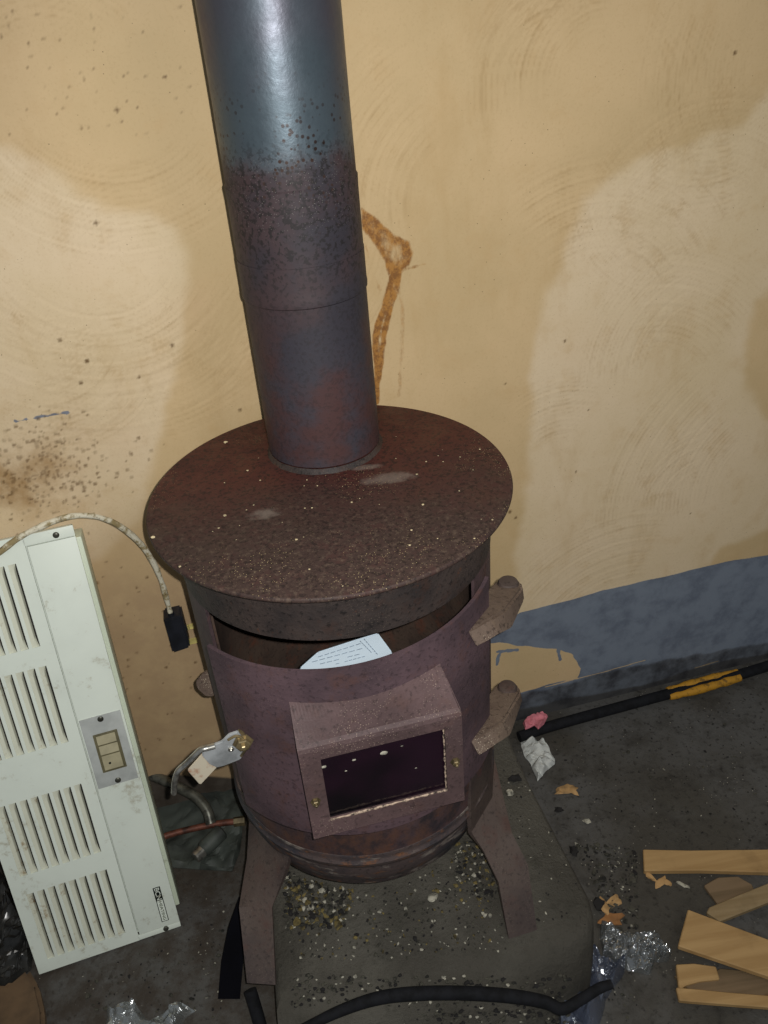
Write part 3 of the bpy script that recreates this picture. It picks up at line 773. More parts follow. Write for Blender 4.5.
# ------------------------------------------------------------------ papers inside the stove
bm = BM()
PN = Vector((.1, -1, .75)).normalized(); PP = Vector((0, -.125, .645))
pp = [at_pl(q, PP, PN) for q in [(300, 668), (318, 652), (355, 640), (378, 633), (392, 652), (396, 676), (340, 690), (300, 684)]]
pp[5:] = [p+Vector((0, 0, -.03)) for p in pp[5:]]
prism(bm, pp, PN*-.010, bev=.0012)
P = obj('folded_papers', bm, M_PAPER); tag(P, 'folded pale blue printed papers inside the stove behind its door', 'papers')
bm = BM()
for (a, b) in (((318, 657), (362, 643)), ((312, 662), (364, 648)), ((320, 664), (368, 652)), ((336, 664), (366, 656)), ((360, 641), (372, 653)), ((364, 639), (378, 655))):
    A, B = at_pl(a, PP+PN*.0006, PN), at_pl(b, PP+PN*.0006, PN)
    n_ = 7
    for k in range(n_):
        if rnd.random() < .85:
            tube(bm, [A.lerp(B, k/n_), A.lerp(B, (k+.75)/n_)], .0006, seg=4)
obj('print_lines', bm, M_INK, P)

# ------------------------------------------------------------------ heater
HO = Vector((-.5544, -.0880, .004)); yw, ln, rl = (math.radians(a) for a in (12.6127, 15.6168, -1.1161))
he = Vector((math.cos(yw), math.sin(yw), 0)); hn0 = Vector((math.sin(yw), -math.cos(yw), 0)); up = Vector((0, 0, 1))
hv = up*math.cos(ln)-hn0*math.sin(ln); hn = he.cross(hv)
HE = he*math.cos(rl)+hv*math.sin(rl); HV = -he*math.sin(rl)+hv*math.cos(rl)
if hn.dot(CAM-HO) < 0: hn = -hn
HO = HO+Vector((0, 0, .0005))
def hp(u, v, d=0.0): return HO+HE*u+HV*v+hn*d
def hinv(px, d=0.0):
    P = at_pl(px, HO+hn*d, hn)-HO; return P.dot(HE), P.dot(HV)
HW, HL, US, VT, VB = .2237, .7082, .1569, .692, .0099
HT = thing('panel_heater', HO, 'cream louvred electric panel heater leaning against the wall left of the stove', 'heater')
def hbox(bm, u0, u1, v0, v1, d0, d1, bev=.0):
    box(bm, hp((u0+u1)/2, (v0+v1)/2, (d0+d1)/2), (u1-u0, v1-v0, d1-d0), X=HE, Y=HV, Z=hn, bev=bev)
# casing behind
bm = BM(); hbox(bm, .010, HW+.0060, .032, HL-.022, -.060, -.0125, bev=.002)
obj('casing', bm, M_SIDE, HT)
bm = BM(); hbox(bm, .004, HW-.001, .014, HL-.001, -.0123, -.0105)
hbox(bm, .004, HW-.001, .014, .016, -.0123, -.0035)
hbox(bm, HW-.003, HW-.001, .014, HL-.001, -.0123, -.0035)
hbox(bm, .004, HW-.001, HL-.003, HL-.001, -.0123, -.0035)
# end flanges
hbox(bm, US-.002, HW, VT+.0008, HL, -.0035, .0, bev=.0008); hbox(bm, US-.002, HW, 0, VB-.0008, -.0035, .0, bev=.0008)
obj('chassis', bm, M_ENAMEL, HT)
# grille panel with real louvre openings
rows = [(.5428, .6713), (.3834, .5116), (.1832, .3095), (.0227, .1496)]
sr, sp, sw = .1385, .01573, .0108
slots = sorted([(sr-k*sp-sw, sr-k*sp) for k in range(8)])
ub = [0.0]; 
for a, b in slots: ub += [a, b]
ub.append(US-.0006)
vb = [0.0]
for a, b in sorted(rows): vb += [a, b]
vb.append(HL)
bm = BM()
V = {}
def gv(i, j, d):
    if (i, j, d) not in V: V[(i, j, d)] = bm.verts.new(hp(ub[i], vb[j], d))
    return V[(i, j, d)]
nu, nv = len(ub)-1, len(vb)-1
hole = lambda i, j: (0 <= i < nu and 0 <= j < nv and i % 2 == 1 and j % 2 == 1)
for i in range(nu):
    for j in range(nv):
        if hole(i, j): continue
        bm.faces.new((gv(i, j, 0), gv(i+1, j, 0), gv(i+1, j+1, 0), gv(i, j+1, 0)))
        for (di, dj, a, b) in ((-1, 0, (i, j), (i, j+1)), (1, 0, (i+1, j), (i+1, j+1)), (0, -1, (i, j), (i+1, j)), (0, 1, (i, j+1), (i+1, j+1))):
            ii, jj = i+di, j+dj
            if hole(ii, jj) or ii < 0 or jj < 0 or ii >= nu or jj >= nv:
                dd = -.0012 if hole(ii, jj) else -.0034
                bm.faces.new((gv(*a, 0), gv(*b, 0), gv(*b, dd), gv(*a, dd)))
bmesh.ops.remove_doubles(bm, verts=bm.verts[:], dist=.00005)
# left return flange
hbox(bm, -.0012, .0, 0, HL, -.030, -.0003)
GR = obj('grille_panel', bm, M_ENAMEL, HT, smooth=False)
for (v0, v1) in rows:
    for (a, b) in slots:
        lm = BM()
        pts = []
        # slanted blade: flush at the left edge, recessed at the right edge, tapering towards both ends
        rowsv = [(v0-.001, .30), (v0+.006, .8), (v0+.014, 1.), (v1-.014, 1.), (v1-.006, .8), (v1+.001, .30)]
        g = []
        for (vv, k) in rowsv:
            g.append([lm.verts.new(hp(a-.0004, vv, -.0008)), lm.verts.new(hp((a+b)/2, vv, -.0012-.0015*k)), lm.verts.new(hp(b-.0037*k, vv, -.0012-.0062*k))])
        for p_, q_ in zip(g, g[1:]):
            for k in range(2): lm.faces.new((p_[k], p_[k+1], q_[k+1], q_[k]))
        r_ = bmesh.ops.extrude_face_region(lm, geom=lm.faces[:])
        for v in r_['geom']:
            if isinstance(v, bmesh.types.BMVert): v.co -= hn*.0006
        obj('louvre', lm, M_LOUVRE, GR)
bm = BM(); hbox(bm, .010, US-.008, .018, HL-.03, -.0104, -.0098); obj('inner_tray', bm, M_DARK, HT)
# control cover
pu0, pu1, pv0, pv1 = .1603, .2203, .2925, .4128
bm = BM()
hbox(bm, US+.0016, HW, VB+.0004, VT-.0006, -.0034, .0006, bev=.0008)
CV = obj('control_cover', bm, M_ENAMEL, HT)
bm = BM(); hbox(bm, pu0, pu1, pv0, pv1, .0006, .0018, bev=.0004)
SW = obj('switch_plate', bm, M_PLATE, HT)
def hscrew(px, r=.0045, d=.0018, parent=None):
    u, v = hinv(px, d); bm = BM()
    lathe(bm, [(0, -.001), (r, -.001), (r, .0008), (r*.7, .0018), (r*.25, .0020), (r*.2, .0012), (0, .0012)], c=hp(u, v, d), seg=16, X=HE, Y=HV, Z=hn)
    return obj('screw', bm, M_SCREW, parent)
hscrew((100.5, 719), parent=SW); hscrew((118, 780), parent=SW)
hscrew((56, 535), parent=HT, d=0); hscrew((166, 928.5), parent=HT, d=0)
# switches
f0 = hinv((92.5, 735.5), .0018); f1 = hinv((127, 766), .0018)
fu0, fu1 = f0[0], f1[0]; fv0, fv1 = f1[1], f0[1]
bm = BM()
t_ = .0022
hbox(bm, fu0, fu1, fv0, fv1, .0018, .0028, bev=.0004); 
obj('switch_surround', bm, M_SWF, SW)
H_ = fv1-fv0
for (a, b) in ((.74, .95), (.48, .69), (.06, .43)):
    bm = BM(); v0, v1 = fv0+H_*a, fv0+H_*b; u0_, u1_ = fu0+.004, fu1-.004
    big = a < .1
    pts = [hp(u0_, v0, .0029), hp(u1_, v0, .0029), hp(u1_, v1, .0029), hp(u0_, v1, .0029)]
    q = [p+hn*(.0026 if (k in (0, 1)) ^ (not big) or big else .0008) for k, p in enumerate(pts)]
    if not big: q = [pts[0]+hn*.0035, pts[1]+hn*.0035, pts[2]+hn*.0010, pts[3]+hn*.0010]
    else: q = [p+hn*.0018 for p in pts]
    vs = [bm.verts.new(p) for p in pts+q]
    for f in ((0, 3, 2, 1), (4, 5, 6, 7), (0, 1, 5, 4), (1, 2, 6, 5), (2, 3, 7, 6), (3, 0, 4, 7)): bm.faces.new([vs[i] for i in f])
    bmesh.ops.bevel(bm, geom=bm.edges[:], offset=.0004, segments=1, affect='EDGES')
    obj('rocker_switch' if not big else 'blank_insert', bm, M_SWITCH, SW)
u, v = hinv((110, 763), .0047); bm = BM(); lathe(bm, [(0, -.0004), (.0019, -.0004), (.0019, .0003), (0, .0003)], c=hp(u, v, .0048), seg=14, X=HE, Y=HV, Z=hn); obj('pilot_hole', bm, M_BADGE, SW)
# badge (reads downwards)
b0 = hinv((152.5, 888.5), .0006); b1 = hinv((160, 886), .0006); b2 = hinv((168, 920), .0006); bm_ = hinv((155.5, 901), .0006)
bu0, bu1 = b0[0], b1[0]; bu1 = bu0+.0115; vtop = (b0[1]+b1[1])/2; vbot = b2[1]-.0; vmid = bm_[1]-.001
bm = BM(); hbox(bm, bu0, bu1, vbot, vtop, .0006, .0010)
BG = obj('badge', bm, M_BADGE, HT)
bm = BM(); hbox(bm, bu0+.0012, bu1-.0012, vbot+.0012, vmid-.0002, .0010, .0012); obj('badge_field', bm, M_ENAMEL, BG)
def text3(txt, u, v, w, h, d, mat, parent, name):
    cu = bpy.data.curves.new('tmp', 'FONT'); cu.body = txt; cu.size = 1.0; cu.extrude = 0.0; cu.offset = .012
    o = bpy.data.objects.new('tmp', cu); COL.objects.link(o)
    dg = bpy.context.evaluated_depsgraph_get(); me = bpy.data.meshes.new_from_object(o.evaluated_get(dg))
    bpy.data.objects.remove(o); bm = BM(); bm.from_mesh(me)
    x0 = min(q.co.x for q in bm.verts); x1 = max(q.co.x for q in bm.verts); y0 = min(q.co.y for q in bm.verts); y1 = max(q.co.y for q in bm.verts)
    for q in bm.verts:
        a = (q.co.x-x0)/(x1-x0); b = (q.co.y-y0)/(y1-y0)
        # text runs down the panel: its right is -V, its up is +U
        q.co = hp(u+b*h, v-a*w, d)
    return obj(name, bm, mat, parent, smooth=False)
text3('BCN', bu0+.0018, vtop-.0014, (vtop-vmid)-.0028, bu1-bu0-.0036, .00115, M_ENAMEL, BG, 'badge_lettering')
text3('HEATING', bu0+.0034, vmid-.0022, (vmid-vbot)-.0050, bu1-bu0-.0068, .00130, M_OLIVEINK, BG, 'badge_lettering')

# cord and plug
CO = []
cd_ = hp(HW, HL, .006)
plug_y = .035
def wl(px, off): return at_wall(px, off)
cord = [wl((-30, 575), .105), wl((0, 552), .100), wl((20, 537), .096), wl((40, 527), .090), wl((60, 519), .082), wl((78, 515.5), .076), wl((98, 517), .068), wl((118, 525), .058), wl((138, 541), .048), wl((152, 560), .042), wl((161, 580), .038), wl((167, 600), .036), wl((171.5, 617), .036)]
CP = thing('power_cord', cord[-1], 'grubby white mains cord looping over the heater to a black plug', 'cord')
bm = BM(); tube(bm, cord, .0042, seg=10, smooth=6, wob=.25); obj('cable', bm, M_CORD, CP)
bm = BM()
pc = [(163.5, 620), (182, 616), (190.5, 648), (173, 654)]
prism(bm, [wl(q, .045) for q in pc], WN*-.032, bev=.003)
PL = obj('plug', bm, M_BLACK, CP)
bm = BM(); tube(bm, [wl((170.5, 612), .036), wl((173, 622), .034)], [.005, .0062], seg=12); obj('cord_grip', bm, M_BLACK, CP)
def pin(px0, px1, w, mat, off):
    a, b = wl(px0, off), wl(px1, off); d = (b-a).normalized(); q = d.cross(WN).normalized()
    bm = BM(); box(bm, (a+b)/2, ((b-a).length, w, .004), X=d, Y=q, Z=WN, bev=.0006); return obj('plug_pin', bm, mat, PL)
pin((178, 629.5), (189, 627), .0068, M_BLACK, .036); pin((187.5, 627.2), (193.5, 625.8), .0066, M_BRASS, .036)
pin((182.5, 643.5), (197, 640), .0078, M_BRASS, .030)

# ------------------------------------------------------------------ hose along the wall, right
def hz(px, z): return at_z(px, z)
pts = [hz((519, 737), .014), hz((545, 728), .014), hz((580, 718), .014), hz((620, 707), .015), hz((668, 694), .016), hz((738, 675), .017), hz((768, 666), .018), hz((840, 645), .018), hz((930, 622), .018)]
HS = thing('rubber_hose', hz((668, 694), 0), 'black hose with a worn yellow stretch lying along the wall foot', 'hose')
bm = BM(); tube(bm, pts, .0108, seg=14, smooth=5); obj('tube', bm, M_RUBBER, HS)
bm = BM(); 
for off, rr in ((Vector((0, .006, .005)), .0078), (Vector((0, -.008, .0)), .0088)):
    tube(bm, [hz((668, 694), .016)+off, hz((690, 688.5), .0165)+off*1.05, hz((715, 681.5), .017)+off, hz((738, 675), .017)+off*.9], [rr*.75, rr, rr*1.05, rr*.85], seg=12, smooth=6, wob=.3)
obj('yellow_sleeve', bm, M_YELLOW, HS)

# ------------------------------------------------------------------ tissue and pink paper
def crumple(name, outline, z, mat, label, cat, h=.012, seed=1, n=3, thick=.0012, group=None, amp=None, freq=30, kind=None, edge=.0):
    """crumpled sheet from a pixel outline lying on height z"""
    P = [at_z(q, z) for q in outline]; c = sum(P, Vector())/len(P)
    bm = BM(); vs = [bm.verts.new(p) for p in P]
    f_ = bm.faces.new(vs); bmesh.ops.triangulate(bm, faces=[f_], ngon_method='BEAUTY')
    for k in range(n): bmesh.ops.subdivide_edges(bm, edges=bm.edges[:], cuts=1, use_grid_fill=True)
    bmesh.ops.triangulate(bm, faces=bm.faces[:])
    bnd = {v for e in bm.edges if e.is_boundary for v in e.verts}
    for v in bm.verts:
        q = v.co*freq+Vector((seed*7.3, seed, 0))
        f = abs(mnoise.noise(q))*1.5+abs(mnoise.noise(q*2.3))*.8
        k = edge if v in bnd else 1.0
        v.co.z = z + thick + .001 + h*f*k
        v.co.x += (amp or h*.25)*mnoise.noise(q*1.3+Vector((5, 5, 5)))*.6; v.co.y += (amp or h*.25)*mnoise.noise(q*1.3+Vector((9, 2, 5)))*.6
    r_ = bmesh.ops.extrude_face_region(bm, geom=bm.faces[:])
    for v in r_['geom']:
        if isinstance(v, bmesh.types.BMVert): v.co.z -= thick
    o = obj(name, bm, mat, smooth=True, angle=25)
    return tag(o, label, cat, group, kind)
crumple('crumpled_tissue', [(524, 734), (532, 735), (538, 743), (543, 740), (549, 748), (554, 760), (554, 766), (545, 773), (537, 782), (534, 775), (531, 766), (526, 759), (521, 748), (520, 739)], 0.0, M_TISSUE, 'crumpled white tissue on the floor beside the slab', 'tissue', h=.020, seed=2, edge=.2)
crumple('pink_wrapper', [(525, 730), (523, 724), (527, 718), (535, 716), (543, 713), (548, 717), (544, 725), (538, 730), (534, 726), (530, 728)], 0.03, M_PINK, 'scrap of pink paper at the end of the black hose', 'paper scrap', h=.010, seed=4, thick=.002)
for o_ in (bpy.data.objects['pink_wrapper'],):
    # let its rim rest on the floor
    me = o_.data; zmin = min(v.co.z for v in me.vertices)
    for v in me.vertices: v.co.z -= 0

# ------------------------------------------------------------------ firewood offcuts
def plank(px, z0, z1, label, mat=M_WOOD, name='wood_offcut', bev=.0015, warp=0.0):
    bm = BM(); poly = [at_z(q, z1) for q in px]
    for p in poly: p.z = z0
    prism(bm, poly, (0, 0, z1-z0), bev=bev, seg=1)
    o = obj(name, bm, mat, smooth=True, angle=30)
    return tag(o, label, 'wood offcut')
plank([(643, 849), (690, 850), (768, 849), (840, 848), (840, 876), (768, 872), (700, 870), (644, 870.5)], 0.001, .012, 'long pale pine strip, topmost of the wood offcuts right of the stove')
plank([(704, 885), (718, 877), (738, 876), (752, 884), (756, 893), (735, 905), (718, 904)], 0.001, .009, 'brown triangular wood offcut below the long pale strip', M_WOODD)
plank([(706.5, 912), (709, 907), (740, 894), (768, 883), (820, 862), (824, 880), (768, 902), (720, 921)], .0095, .019, 'narrow weathered batten slanting up across the brown triangular offcut', mk_wood('grey_pine', (150, 130, 98), (130, 110, 78), 0))
plank([(688, 909), (768, 939), (830, 962), (820, 1000), (768, 976), (678, 945.5)], .0195, .030, 'wide flat pale board slanting down over the other wood offcuts')
plank([(676, 964), (694, 963), (716, 966), (720, 979), (700, 981), (686, 985), (679, 990)], 0.001, .013, 'short pale split offcut with ragged end below the wide board')
plank([(674, 975), (700, 979), (720, 968), (768, 972), (840, 990), (840, 1010), (768, 996), (690, 990)], 0.0005, .0085, 'dark bark-covered wood offcut between two pale pieces at the lower right', M_WOODD)
plank([(676, 987), (700, 989), (730, 992), (768, 995), (840, 1003), (840, 1018), (768, 1007), (690, 1001), (679, 1000)], 0.009, .018, 'thin pale strip, lowest of the wood offcuts at lower right')

# wood chips, each on its own
def chip(px, s, ang, z, label, mat=M_CHIP, seed=0, name='wood_chip', cat='wood chip', flat=.25):
    p = at_z(px, z); a = math.radians(ang); X = Vector((math.cos(a), math.sin(a), 0)); Y = Vector((-math.sin(a), math.cos(a), 0))
    bm = BM(); blob(bm, p+Vector((0, 0, s[1]*flat)), (s[0], s[1], s[1]*flat), seed=seed, X=X, Y=Y, rough=.9)
    if mat is M_CHIP and s[0] > .012: blob(bm, p+X*s[0]*.5-Y*s[1]*.9+Vector((0, 0, s[1]*flat)), (s[0]*.35, s[1]*1.1, s[1]*flat), seed=seed+5, X=X, Y=Y, rough=.8)
    bm2 = bm
    return tag(obj(name, bm2, mat, angle=40), label, cat)
chip((566, 790), (.020, .0095), 8, 0, 'orange-brown wood chip on the floor below the white tissue', seed=1)
chip((603, 907), (.007, .016), 5, 0, 'narrow pale chip against the right edge of the slab', seed=2)
chip((612, 903), (.015, .006), 35, 0, 'curved yellow shaving on the floor near the slab corner', seed=3)
chip((612, 920), (.018, .011), -5, 0, 'wide brown chip beside crumpled clear plastic', flat_mat('brown_chip', (150, 104, 60), .8), seed=4)
chip((650, 878), (.004, .012), 25, 0, 'thin pale sliver just under the left end of the long strip', seed=6)
chip((661, 883), (.014, .007), 35, 0, 'forked yellow-brown chip under the left end of the long strip', seed=7)
chip((683, 885), (.009, .0035), -40, 0, 'small whitish splinter left of the triangular offcut', M_ASH, seed=8)
chip((559, 811), (.007, .006), 0, 0, 'black charcoal lump on the floor right of the slab, upper one', M_CHAR, seed=9, name='charcoal_lump', cat='charcoal', flat=.7)
chip((574, 853), (.007, .009), 0, 0, 'black charcoal lump against the slab, halfway down its right edge', M_CHAR, seed=10, name='charcoal_lump', cat='charcoal', flat=.7)
chip((598, 906), (.008, .010), 0, 0, 'largest black charcoal lump, near the slab corner', M_CHAR, seed=11, name='charcoal_lump', cat='charcoal', flat=.7)
chip((587, 822), (.006, .005), 0, 0, 'small pale pebble on the floor right of the slab', M_ASH, seed=12, name='pebble', cat='pebble', flat=.6)
chip((515, 780), (.010, .007), 0, ZS, 'dark green-black lump on the slab right of the stove', M_CHAR, seed=13, name='charcoal_lump', cat='charcoal', flat=.6)
chip((510, 794), (.006, .005), 0, ZS, 'pale round crumb on the slab right of the stove', M_ASH, seed=14, name='pebble', cat='pebble', flat=.8)
chip((433, 898), (.009, .006), 20, ZS, 'white plaster flake on the slab in front of the stove', M_ASH, seed=15, name='plaster_flake', cat='plaster flake', flat=.4)

# ------------------------------------------------------------------ uncountable debris
def debris(name, sets, z, label, seed=1):
    """sets: list of (material, [(polygon, n, min, max)]), all in one object nobody could count"""
    r = random.Random(seed); bm = BM(); mats = []
    for mi, (mat, regions) in enumerate(sets):
        mats.append(mat); f0 = len(bm.faces)
        for (poly, n, s0, s1) in regions:
            xs = [p[0] for p in poly]; ys = [p[1] for p in poly]
            for k in range(n):
                q = (r.uniform(min(xs), max(xs)), r.uniform(min(ys), max(ys))); ins = False
                for i in range(len(poly)):
                    (x0, y0), (x1, y1) = poly[i], poly[i-1]
                    if (y0 > q[1]) != (y1 > q[1]) and q[0] < (x1-x0)*(q[1]-y0)/(y1-y0)+x0: ins = not ins
                if not ins or (q[1] > 843 and q[0] > 638): continue
                s = r.uniform(s0, s1)*(1 if r.random() < .88 else 1.6)
                p = at_z(q, z); a = r.uniform(0, 3.1); X = Vector((math.cos(a), math.sin(a), 0)); Y = Vector((-math.sin(a), math.cos(a), 0))
                blob(bm, p+Vector((0, 0, s*.35)), (s, s*r.uniform(.5, .9), s*.45), seed=r.uniform(0, 90), X=X, Y=Y, rough=.9, sub=1)
        bm.faces.ensure_lookup_table()
        for f in bm.faces[f0:]: f.material_index = mi
    o = obj(name, bm, mats, smooth=False); tag(o, label, 'debris', kind='stuff'); return o
slab_near = [(285, 868), (330, 888), (400, 888), (470, 850), (500, 900), (515, 950), (400, 960), (290, 960)]
under = [(285, 870), (310, 880), (355, 892), (345, 925), (285, 930)]
under2 = [(455, 845), (480, 840), (500, 890), (480, 905), (455, 880)]
sright = [(500, 760), (525, 760), (590, 900), (585, 925), (540, 930), (500, 800)]
debris('ash_and_charcoal', [(M_ASH, [(slab_near, 170, .0009, .0024), (under, 90, .0015, .0036), (under2, 70, .0012, .003), (sright, 50, .0008, .0018)]),
    (M_CHAR, [(slab_near, 120, .0010, .0026), (under, 100, .0018, .0048), (under2, 60, .0015, .004), (sright, 70, .0008, .0022)]),
    (M_OLIVE, [(slab_near, 120, .001, .003), (under, 120, .002, .005), (under2, 50, .0015, .004)]),
    (M_GREY, [(slab_near, 420, .0010, .0028), (under, 240, .002, .005), (under2, 140, .0015, .0035)])], ZS, 'pale ash crumbs and black charcoal grit scattered over the stone slab', seed=1)
def slope_debris():
    r = random.Random(21); bm = BM()
    for mi, (mat, n, s0, s1) in enumerate(((M_ASH, 70, .0012, .003), (M_CHAR, 160, .0015, .004), (M_GREY, 220, .0015, .004))):
        f0 = len(bm.faces)
        for k in range(n):
            x = r.uniform(290, 570); y = r.uniform(975, 1024); p = at_pl((x, y), SP0, SN0); s = r.uniform(s0, s1)
            if p.z < .02: continue
            blob(bm, p, (s, s*.7, s*.6), seed=r.uniform(0, 90), rough=.9, sub=1)
        bm.faces.ensure_lookup_table()
        for f in bm.faces[f0:]: f.material_index = mi
    tag(obj('rubble_on_slab_front', bm, [M_ASH, M_CHAR, M_GREY], smooth=False), 'fine rubble stuck on the sloping front of the stone slab', 'debris', kind='stuff')
SN0 = Vector((0, -.83, .56)).normalized(); SP0 = Vector((0, -.276, .133))
slope_debris()
fl_r = [(545, 740), (768, 690), (768, 1024), (600, 1024), (605, 930), (570, 830)]
fl_m = [(575, 840), (640, 850), (650, 930), (610, 930)]
fl_l = [(80, 975), (190, 930), (235, 880), (225, 1020), (80, 1020)]
debris('floor_grit', [(M_CHAR, [(fl_r, 260, .0007, .0020), (fl_m, 130, .0012, .0032), (fl_l, 110, .0008, .0022)]),
    (M_ASH, [(fl_r, 70, .0008, .0018), (fl_m, 60, .001, .0026), (fl_l, 30, .0008, .002)]),
    (M_GREY, [(fl_r, 300, .0010, .0028), (fl_m, 200, .0015, .0045), (fl_l, 120, .001, .003)])], 0, 'black and pale grit scattered over the concrete floor', seed=4)

# specks lying on the stove top
r = random.Random(8); bm = BM()
for k in range(55):
    a = r.uniform(0, 6.28); q = .2*math.sqrt(r.random()); x, y = q*math.cos(a)+.03, q*math.sin(a)-.07
    if math.hypot(x, y) > .212 or math.hypot(x, y-.1) < .085: continue
    s = r.uniform(.0006, .0016); blob(bm, (x, y, .7846+s*.4), (s, s*.8, s*.5), seed=k, sub=1)
for px, s in (((226, 443), .0032), ((225, 516), .0022), ((153, 538), .003), ((423, 505), .0018), ((180, 567), .0018)):
    p = at_z(px, .7846); blob(bm, p+Vector((0, 0, s*.4)), (s, s*.8, s*.5), seed=s*1e4, sub=1)
tag(obj('crumbs_on_stove_top', bm, flat_mat('pale_tan_crumb', (214, 196, 156), .8)), 'tiny pale crumbs scattered over the rusty stove top plate', 'debris', kind='stuff')

# ------------------------------------------------------------------ things between heater and stove
# bent grey pipe
bm = BM(); tube(bm, [hz((140, 772), .09), hz((158, 778), .085), hz((178, 787), .078), hz((196, 797), .068), hz((207, 810), .055), hz((211, 824), .04)], .0095, seg=14, smooth=5)
tag(obj('bent_metal_pipe', bm, M_GREYHOSE), 'bent grey metal pipe between the heater and the stove', 'pipe')
CPp = thing('copper_pipe', hz((200, 826), .02), 'thin rusty copper pipe with brass end pointing at the stove', 'pipe')
bm = BM(); tube(bm, [hz((160, 838), .034), hz((175, 833), .034), hz((200, 827), .034), hz((222, 823), .034), hz((236, 821.5), .034)], .0058, seg=12, smooth=3); obj('tube', bm, M_COPPER, CPp)
bm = BM(); a_, b_ = hz((234, 822), .034), hz((245, 820.5), .034); tube(bm, [a_, b_], .0085, seg=6); obj('brass_end', bm, M_DULLBRASS, CPp, angle=20)
# grey sheet / bag behind
crumple('grey_plastic_sheet', [(150, 770), (190, 775), (228, 778), (246, 800), (240, 850), (232, 872), (200, 870), (170, 868), (150, 850)], .0, M_RAG, 'dark grey-green plastic sheet on the floor between heater and stove', 'plastic sheet', h=.012, seed=6, freq=14, n=4)
# small silver bottle
SBt = thing('metal_canister', hz((200, 850), 0), 'small silver canister lying on the grey sheet left of the stove', 'canister')
a_, b_ = hz((195, 858), .030), hz((221, 832), .034); d_ = (b_-a_).normalized(); X_ = d_.cross(Vector((0, 0, 1))).normalized(); Y_ = d_.cross(X_); L_ = (b_-a_).length
bm = BM(); lathe(bm, [(0, L_*.28), (.012, L_*.28), (.0145, L_*.34), (.0145, L_), (.012, L_*1.04), (0, L_*1.04)], c=a_, seg=24, X=X_, Y=Y_, Z=d_); obj('canister_body', bm, M_RAG, SBt)
bm = BM(); lathe(bm, [(0, 0), (.0100, 0), (.0110, .001), (.0110, L_*.28), (0, L_*.28)], c=a_, seg=24, X=X_, Y=Y_, Z=d_); obj('cap', bm, M_CHROME, SBt)

# black flat strip behind the left leg
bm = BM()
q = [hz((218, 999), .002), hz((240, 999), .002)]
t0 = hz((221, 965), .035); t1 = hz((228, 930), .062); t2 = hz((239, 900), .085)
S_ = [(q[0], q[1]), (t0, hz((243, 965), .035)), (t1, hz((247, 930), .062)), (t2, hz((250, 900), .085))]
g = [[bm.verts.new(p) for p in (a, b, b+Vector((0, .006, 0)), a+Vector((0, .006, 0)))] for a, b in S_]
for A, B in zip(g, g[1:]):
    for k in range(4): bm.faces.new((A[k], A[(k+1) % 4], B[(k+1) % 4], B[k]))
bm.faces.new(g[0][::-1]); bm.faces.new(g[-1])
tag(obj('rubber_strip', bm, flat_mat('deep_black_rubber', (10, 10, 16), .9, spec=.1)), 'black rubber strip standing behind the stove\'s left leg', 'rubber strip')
# black cable looping over the sloping front of the slab
SN = Vector((0, -.83, .56)).normalized(); SP = Vector((0, -.275, .134))+SN*.013
def sl(px): return at_pl(px, SP, SN)
bm = BM()
tube(bm, [hz((250, 990), .050), hz((256, 1010), .030), hz((262, 1032), .012)], .0095, seg=12, smooth=6)
tag(obj('cable_end', bm, M_RUBBER), 'short black cable end on the floor just under the stove\'s left foot', 'cable')
bm = BM()
tube(bm, [sl((300, 1030)), sl((340, 1011)), sl((375, 999)), sl((410, 994)), sl((460, 993)), sl((510, 996)), sl((545, 1002)), sl((562, 1009)), sl((580, 1000)), sl((600, 988)), sl((612, 984))], [.006, .0075, .0085, .009, .009, .009, .0085, .008, .0075, .007, .006], seg=12, smooth=6)
tag(obj('black_cable', bm, M_RUBBER), 'thick black cable arching over the sloping front of the slab', 'cable')

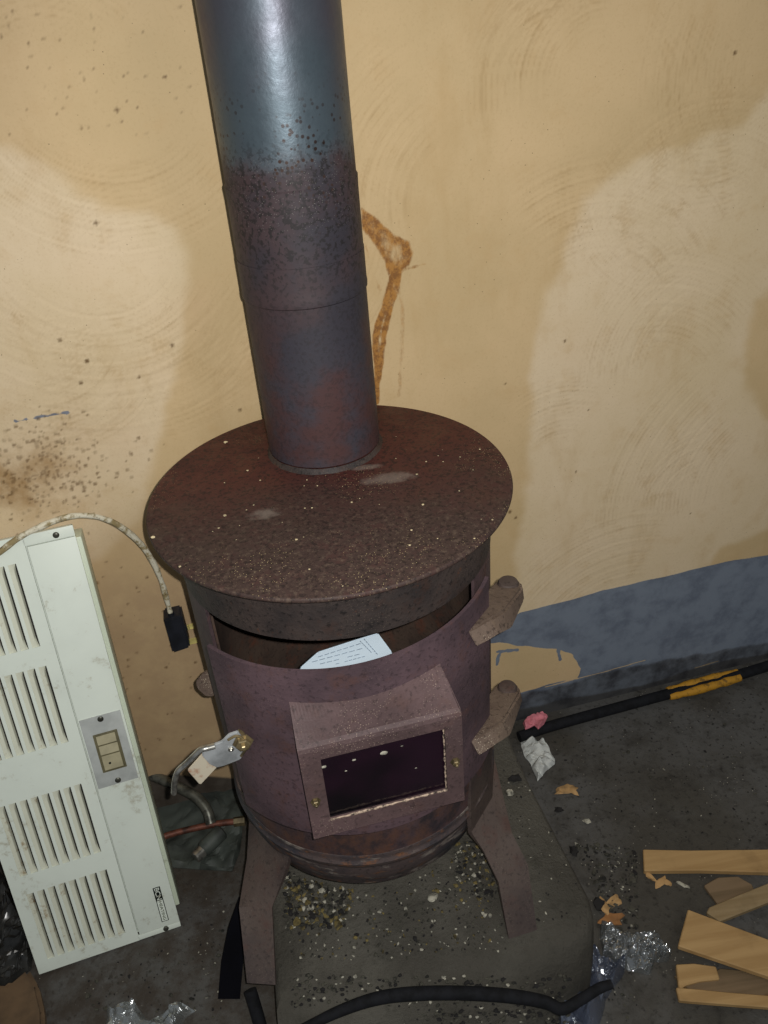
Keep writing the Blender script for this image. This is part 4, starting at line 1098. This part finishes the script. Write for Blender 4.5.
# plastics
crumple('clear_wrapper', [(600, 925), (615, 930), (635, 935), (655, 932), (664, 945), (672, 955), (668, 962), (655, 962), (650, 975), (630, 972), (615, 965), (603, 955), (598, 940)], 0, M_FILM, 'crinkled clear plastic film on the floor by the slab corner', 'plastic film', h=.022, seed=11, freq=38, n=4)
crumple('bluish_plastic_bag', [(560, 975), (585, 962), (593, 950), (603, 962), (625, 972), (618, 985), (606, 1000), (600, 1040), (560, 1040), (548, 1000)], .0, M_FILMB, 'bluish translucent plastic bag against the slab\'s front right corner', 'plastic bag', h=.05, seed=12, freq=20, n=4)
crumple('clear_plastic_scrap', [(105, 1040), (108, 1008), (115, 1013), (128, 1010), (136, 1004), (142, 1012), (150, 1020), (168, 1012), (180, 1008), (196, 1010), (186, 1020), (180, 1045)], 0, mk_plastic('shiny_film', (200, 206, 204), .38, .12), 'torn clear plastic scrap at the lower left floor edge', 'plastic film', h=.04, seed=13, freq=16, n=3)
crumple('dark_plastic_bag', [(-40, 850), (-5, 868), (8, 880), (20, 905), (32, 930), (36, 950), (30, 970), (10, 985), (-40, 990)], 0, M_BAG, 'shiny dark plastic bag on the floor left of the heater', 'plastic bag', h=.035, seed=14, freq=22, n=4)
bm = BM(); prism(bm, [(lambda p: Vector((p.x, p.y, .001)))(at_z(q, .02)) for q in [(-60, 985), (8, 985), (28, 968), (38, 985), (44, 1010), (46, 1060), (-60, 1060)]], (0, 0, .022), bev=.006)
tag(obj('cardboard_piece', bm, M_CARD), 'brown rounded cardboard piece in the lower left corner', 'cardboard')

# ------------------------------------------------------------------ light
def lamp(name, kind, loc, energy, **k):
    d = bpy.data.lights.new(name, kind); d.energy = energy
    for a, b in k.items(): setattr(d, a, b)
    o = bpy.data.objects.new(name, d); COL.objects.link(o); o.location = loc; return o
FL = lamp('phone_flash', 'SPOT', CAM+CR*.020+CU*.012, 38.0, shadow_soft_size=.004, color=(1.0, .985, .955), spot_size=math.radians(125), spot_blend=.9)
FL.matrix_world = Matrix.Translation(CAM+CR*.020+CU*.012) @ m.to_3x3().to_4x4()
w = bpy.data.worlds.new('world'); SC.world = w; w.use_nodes = True
bg = w.node_tree.nodes['Background']; bg.inputs[0].default_value = (.85, .93, 1.0, 1); bg.inputs[1].default_value = .16
fill = lamp('overhead_fill', 'AREA', (1.0, -1.6, 2.4), 6.0, shape='DISK', size=.6, color=(1, .95, .86))  # weak warm fill, unseen, from above and behind the camera
fill.rotation_euler = (math.radians(35), math.radians(20), 0)

vs = SC.view_settings; vs.view_transform = 'Standard'; vs.look = 'None'; vs.gamma = 1; vs.exposure = 0.0; vs.use_curve_mapping = False
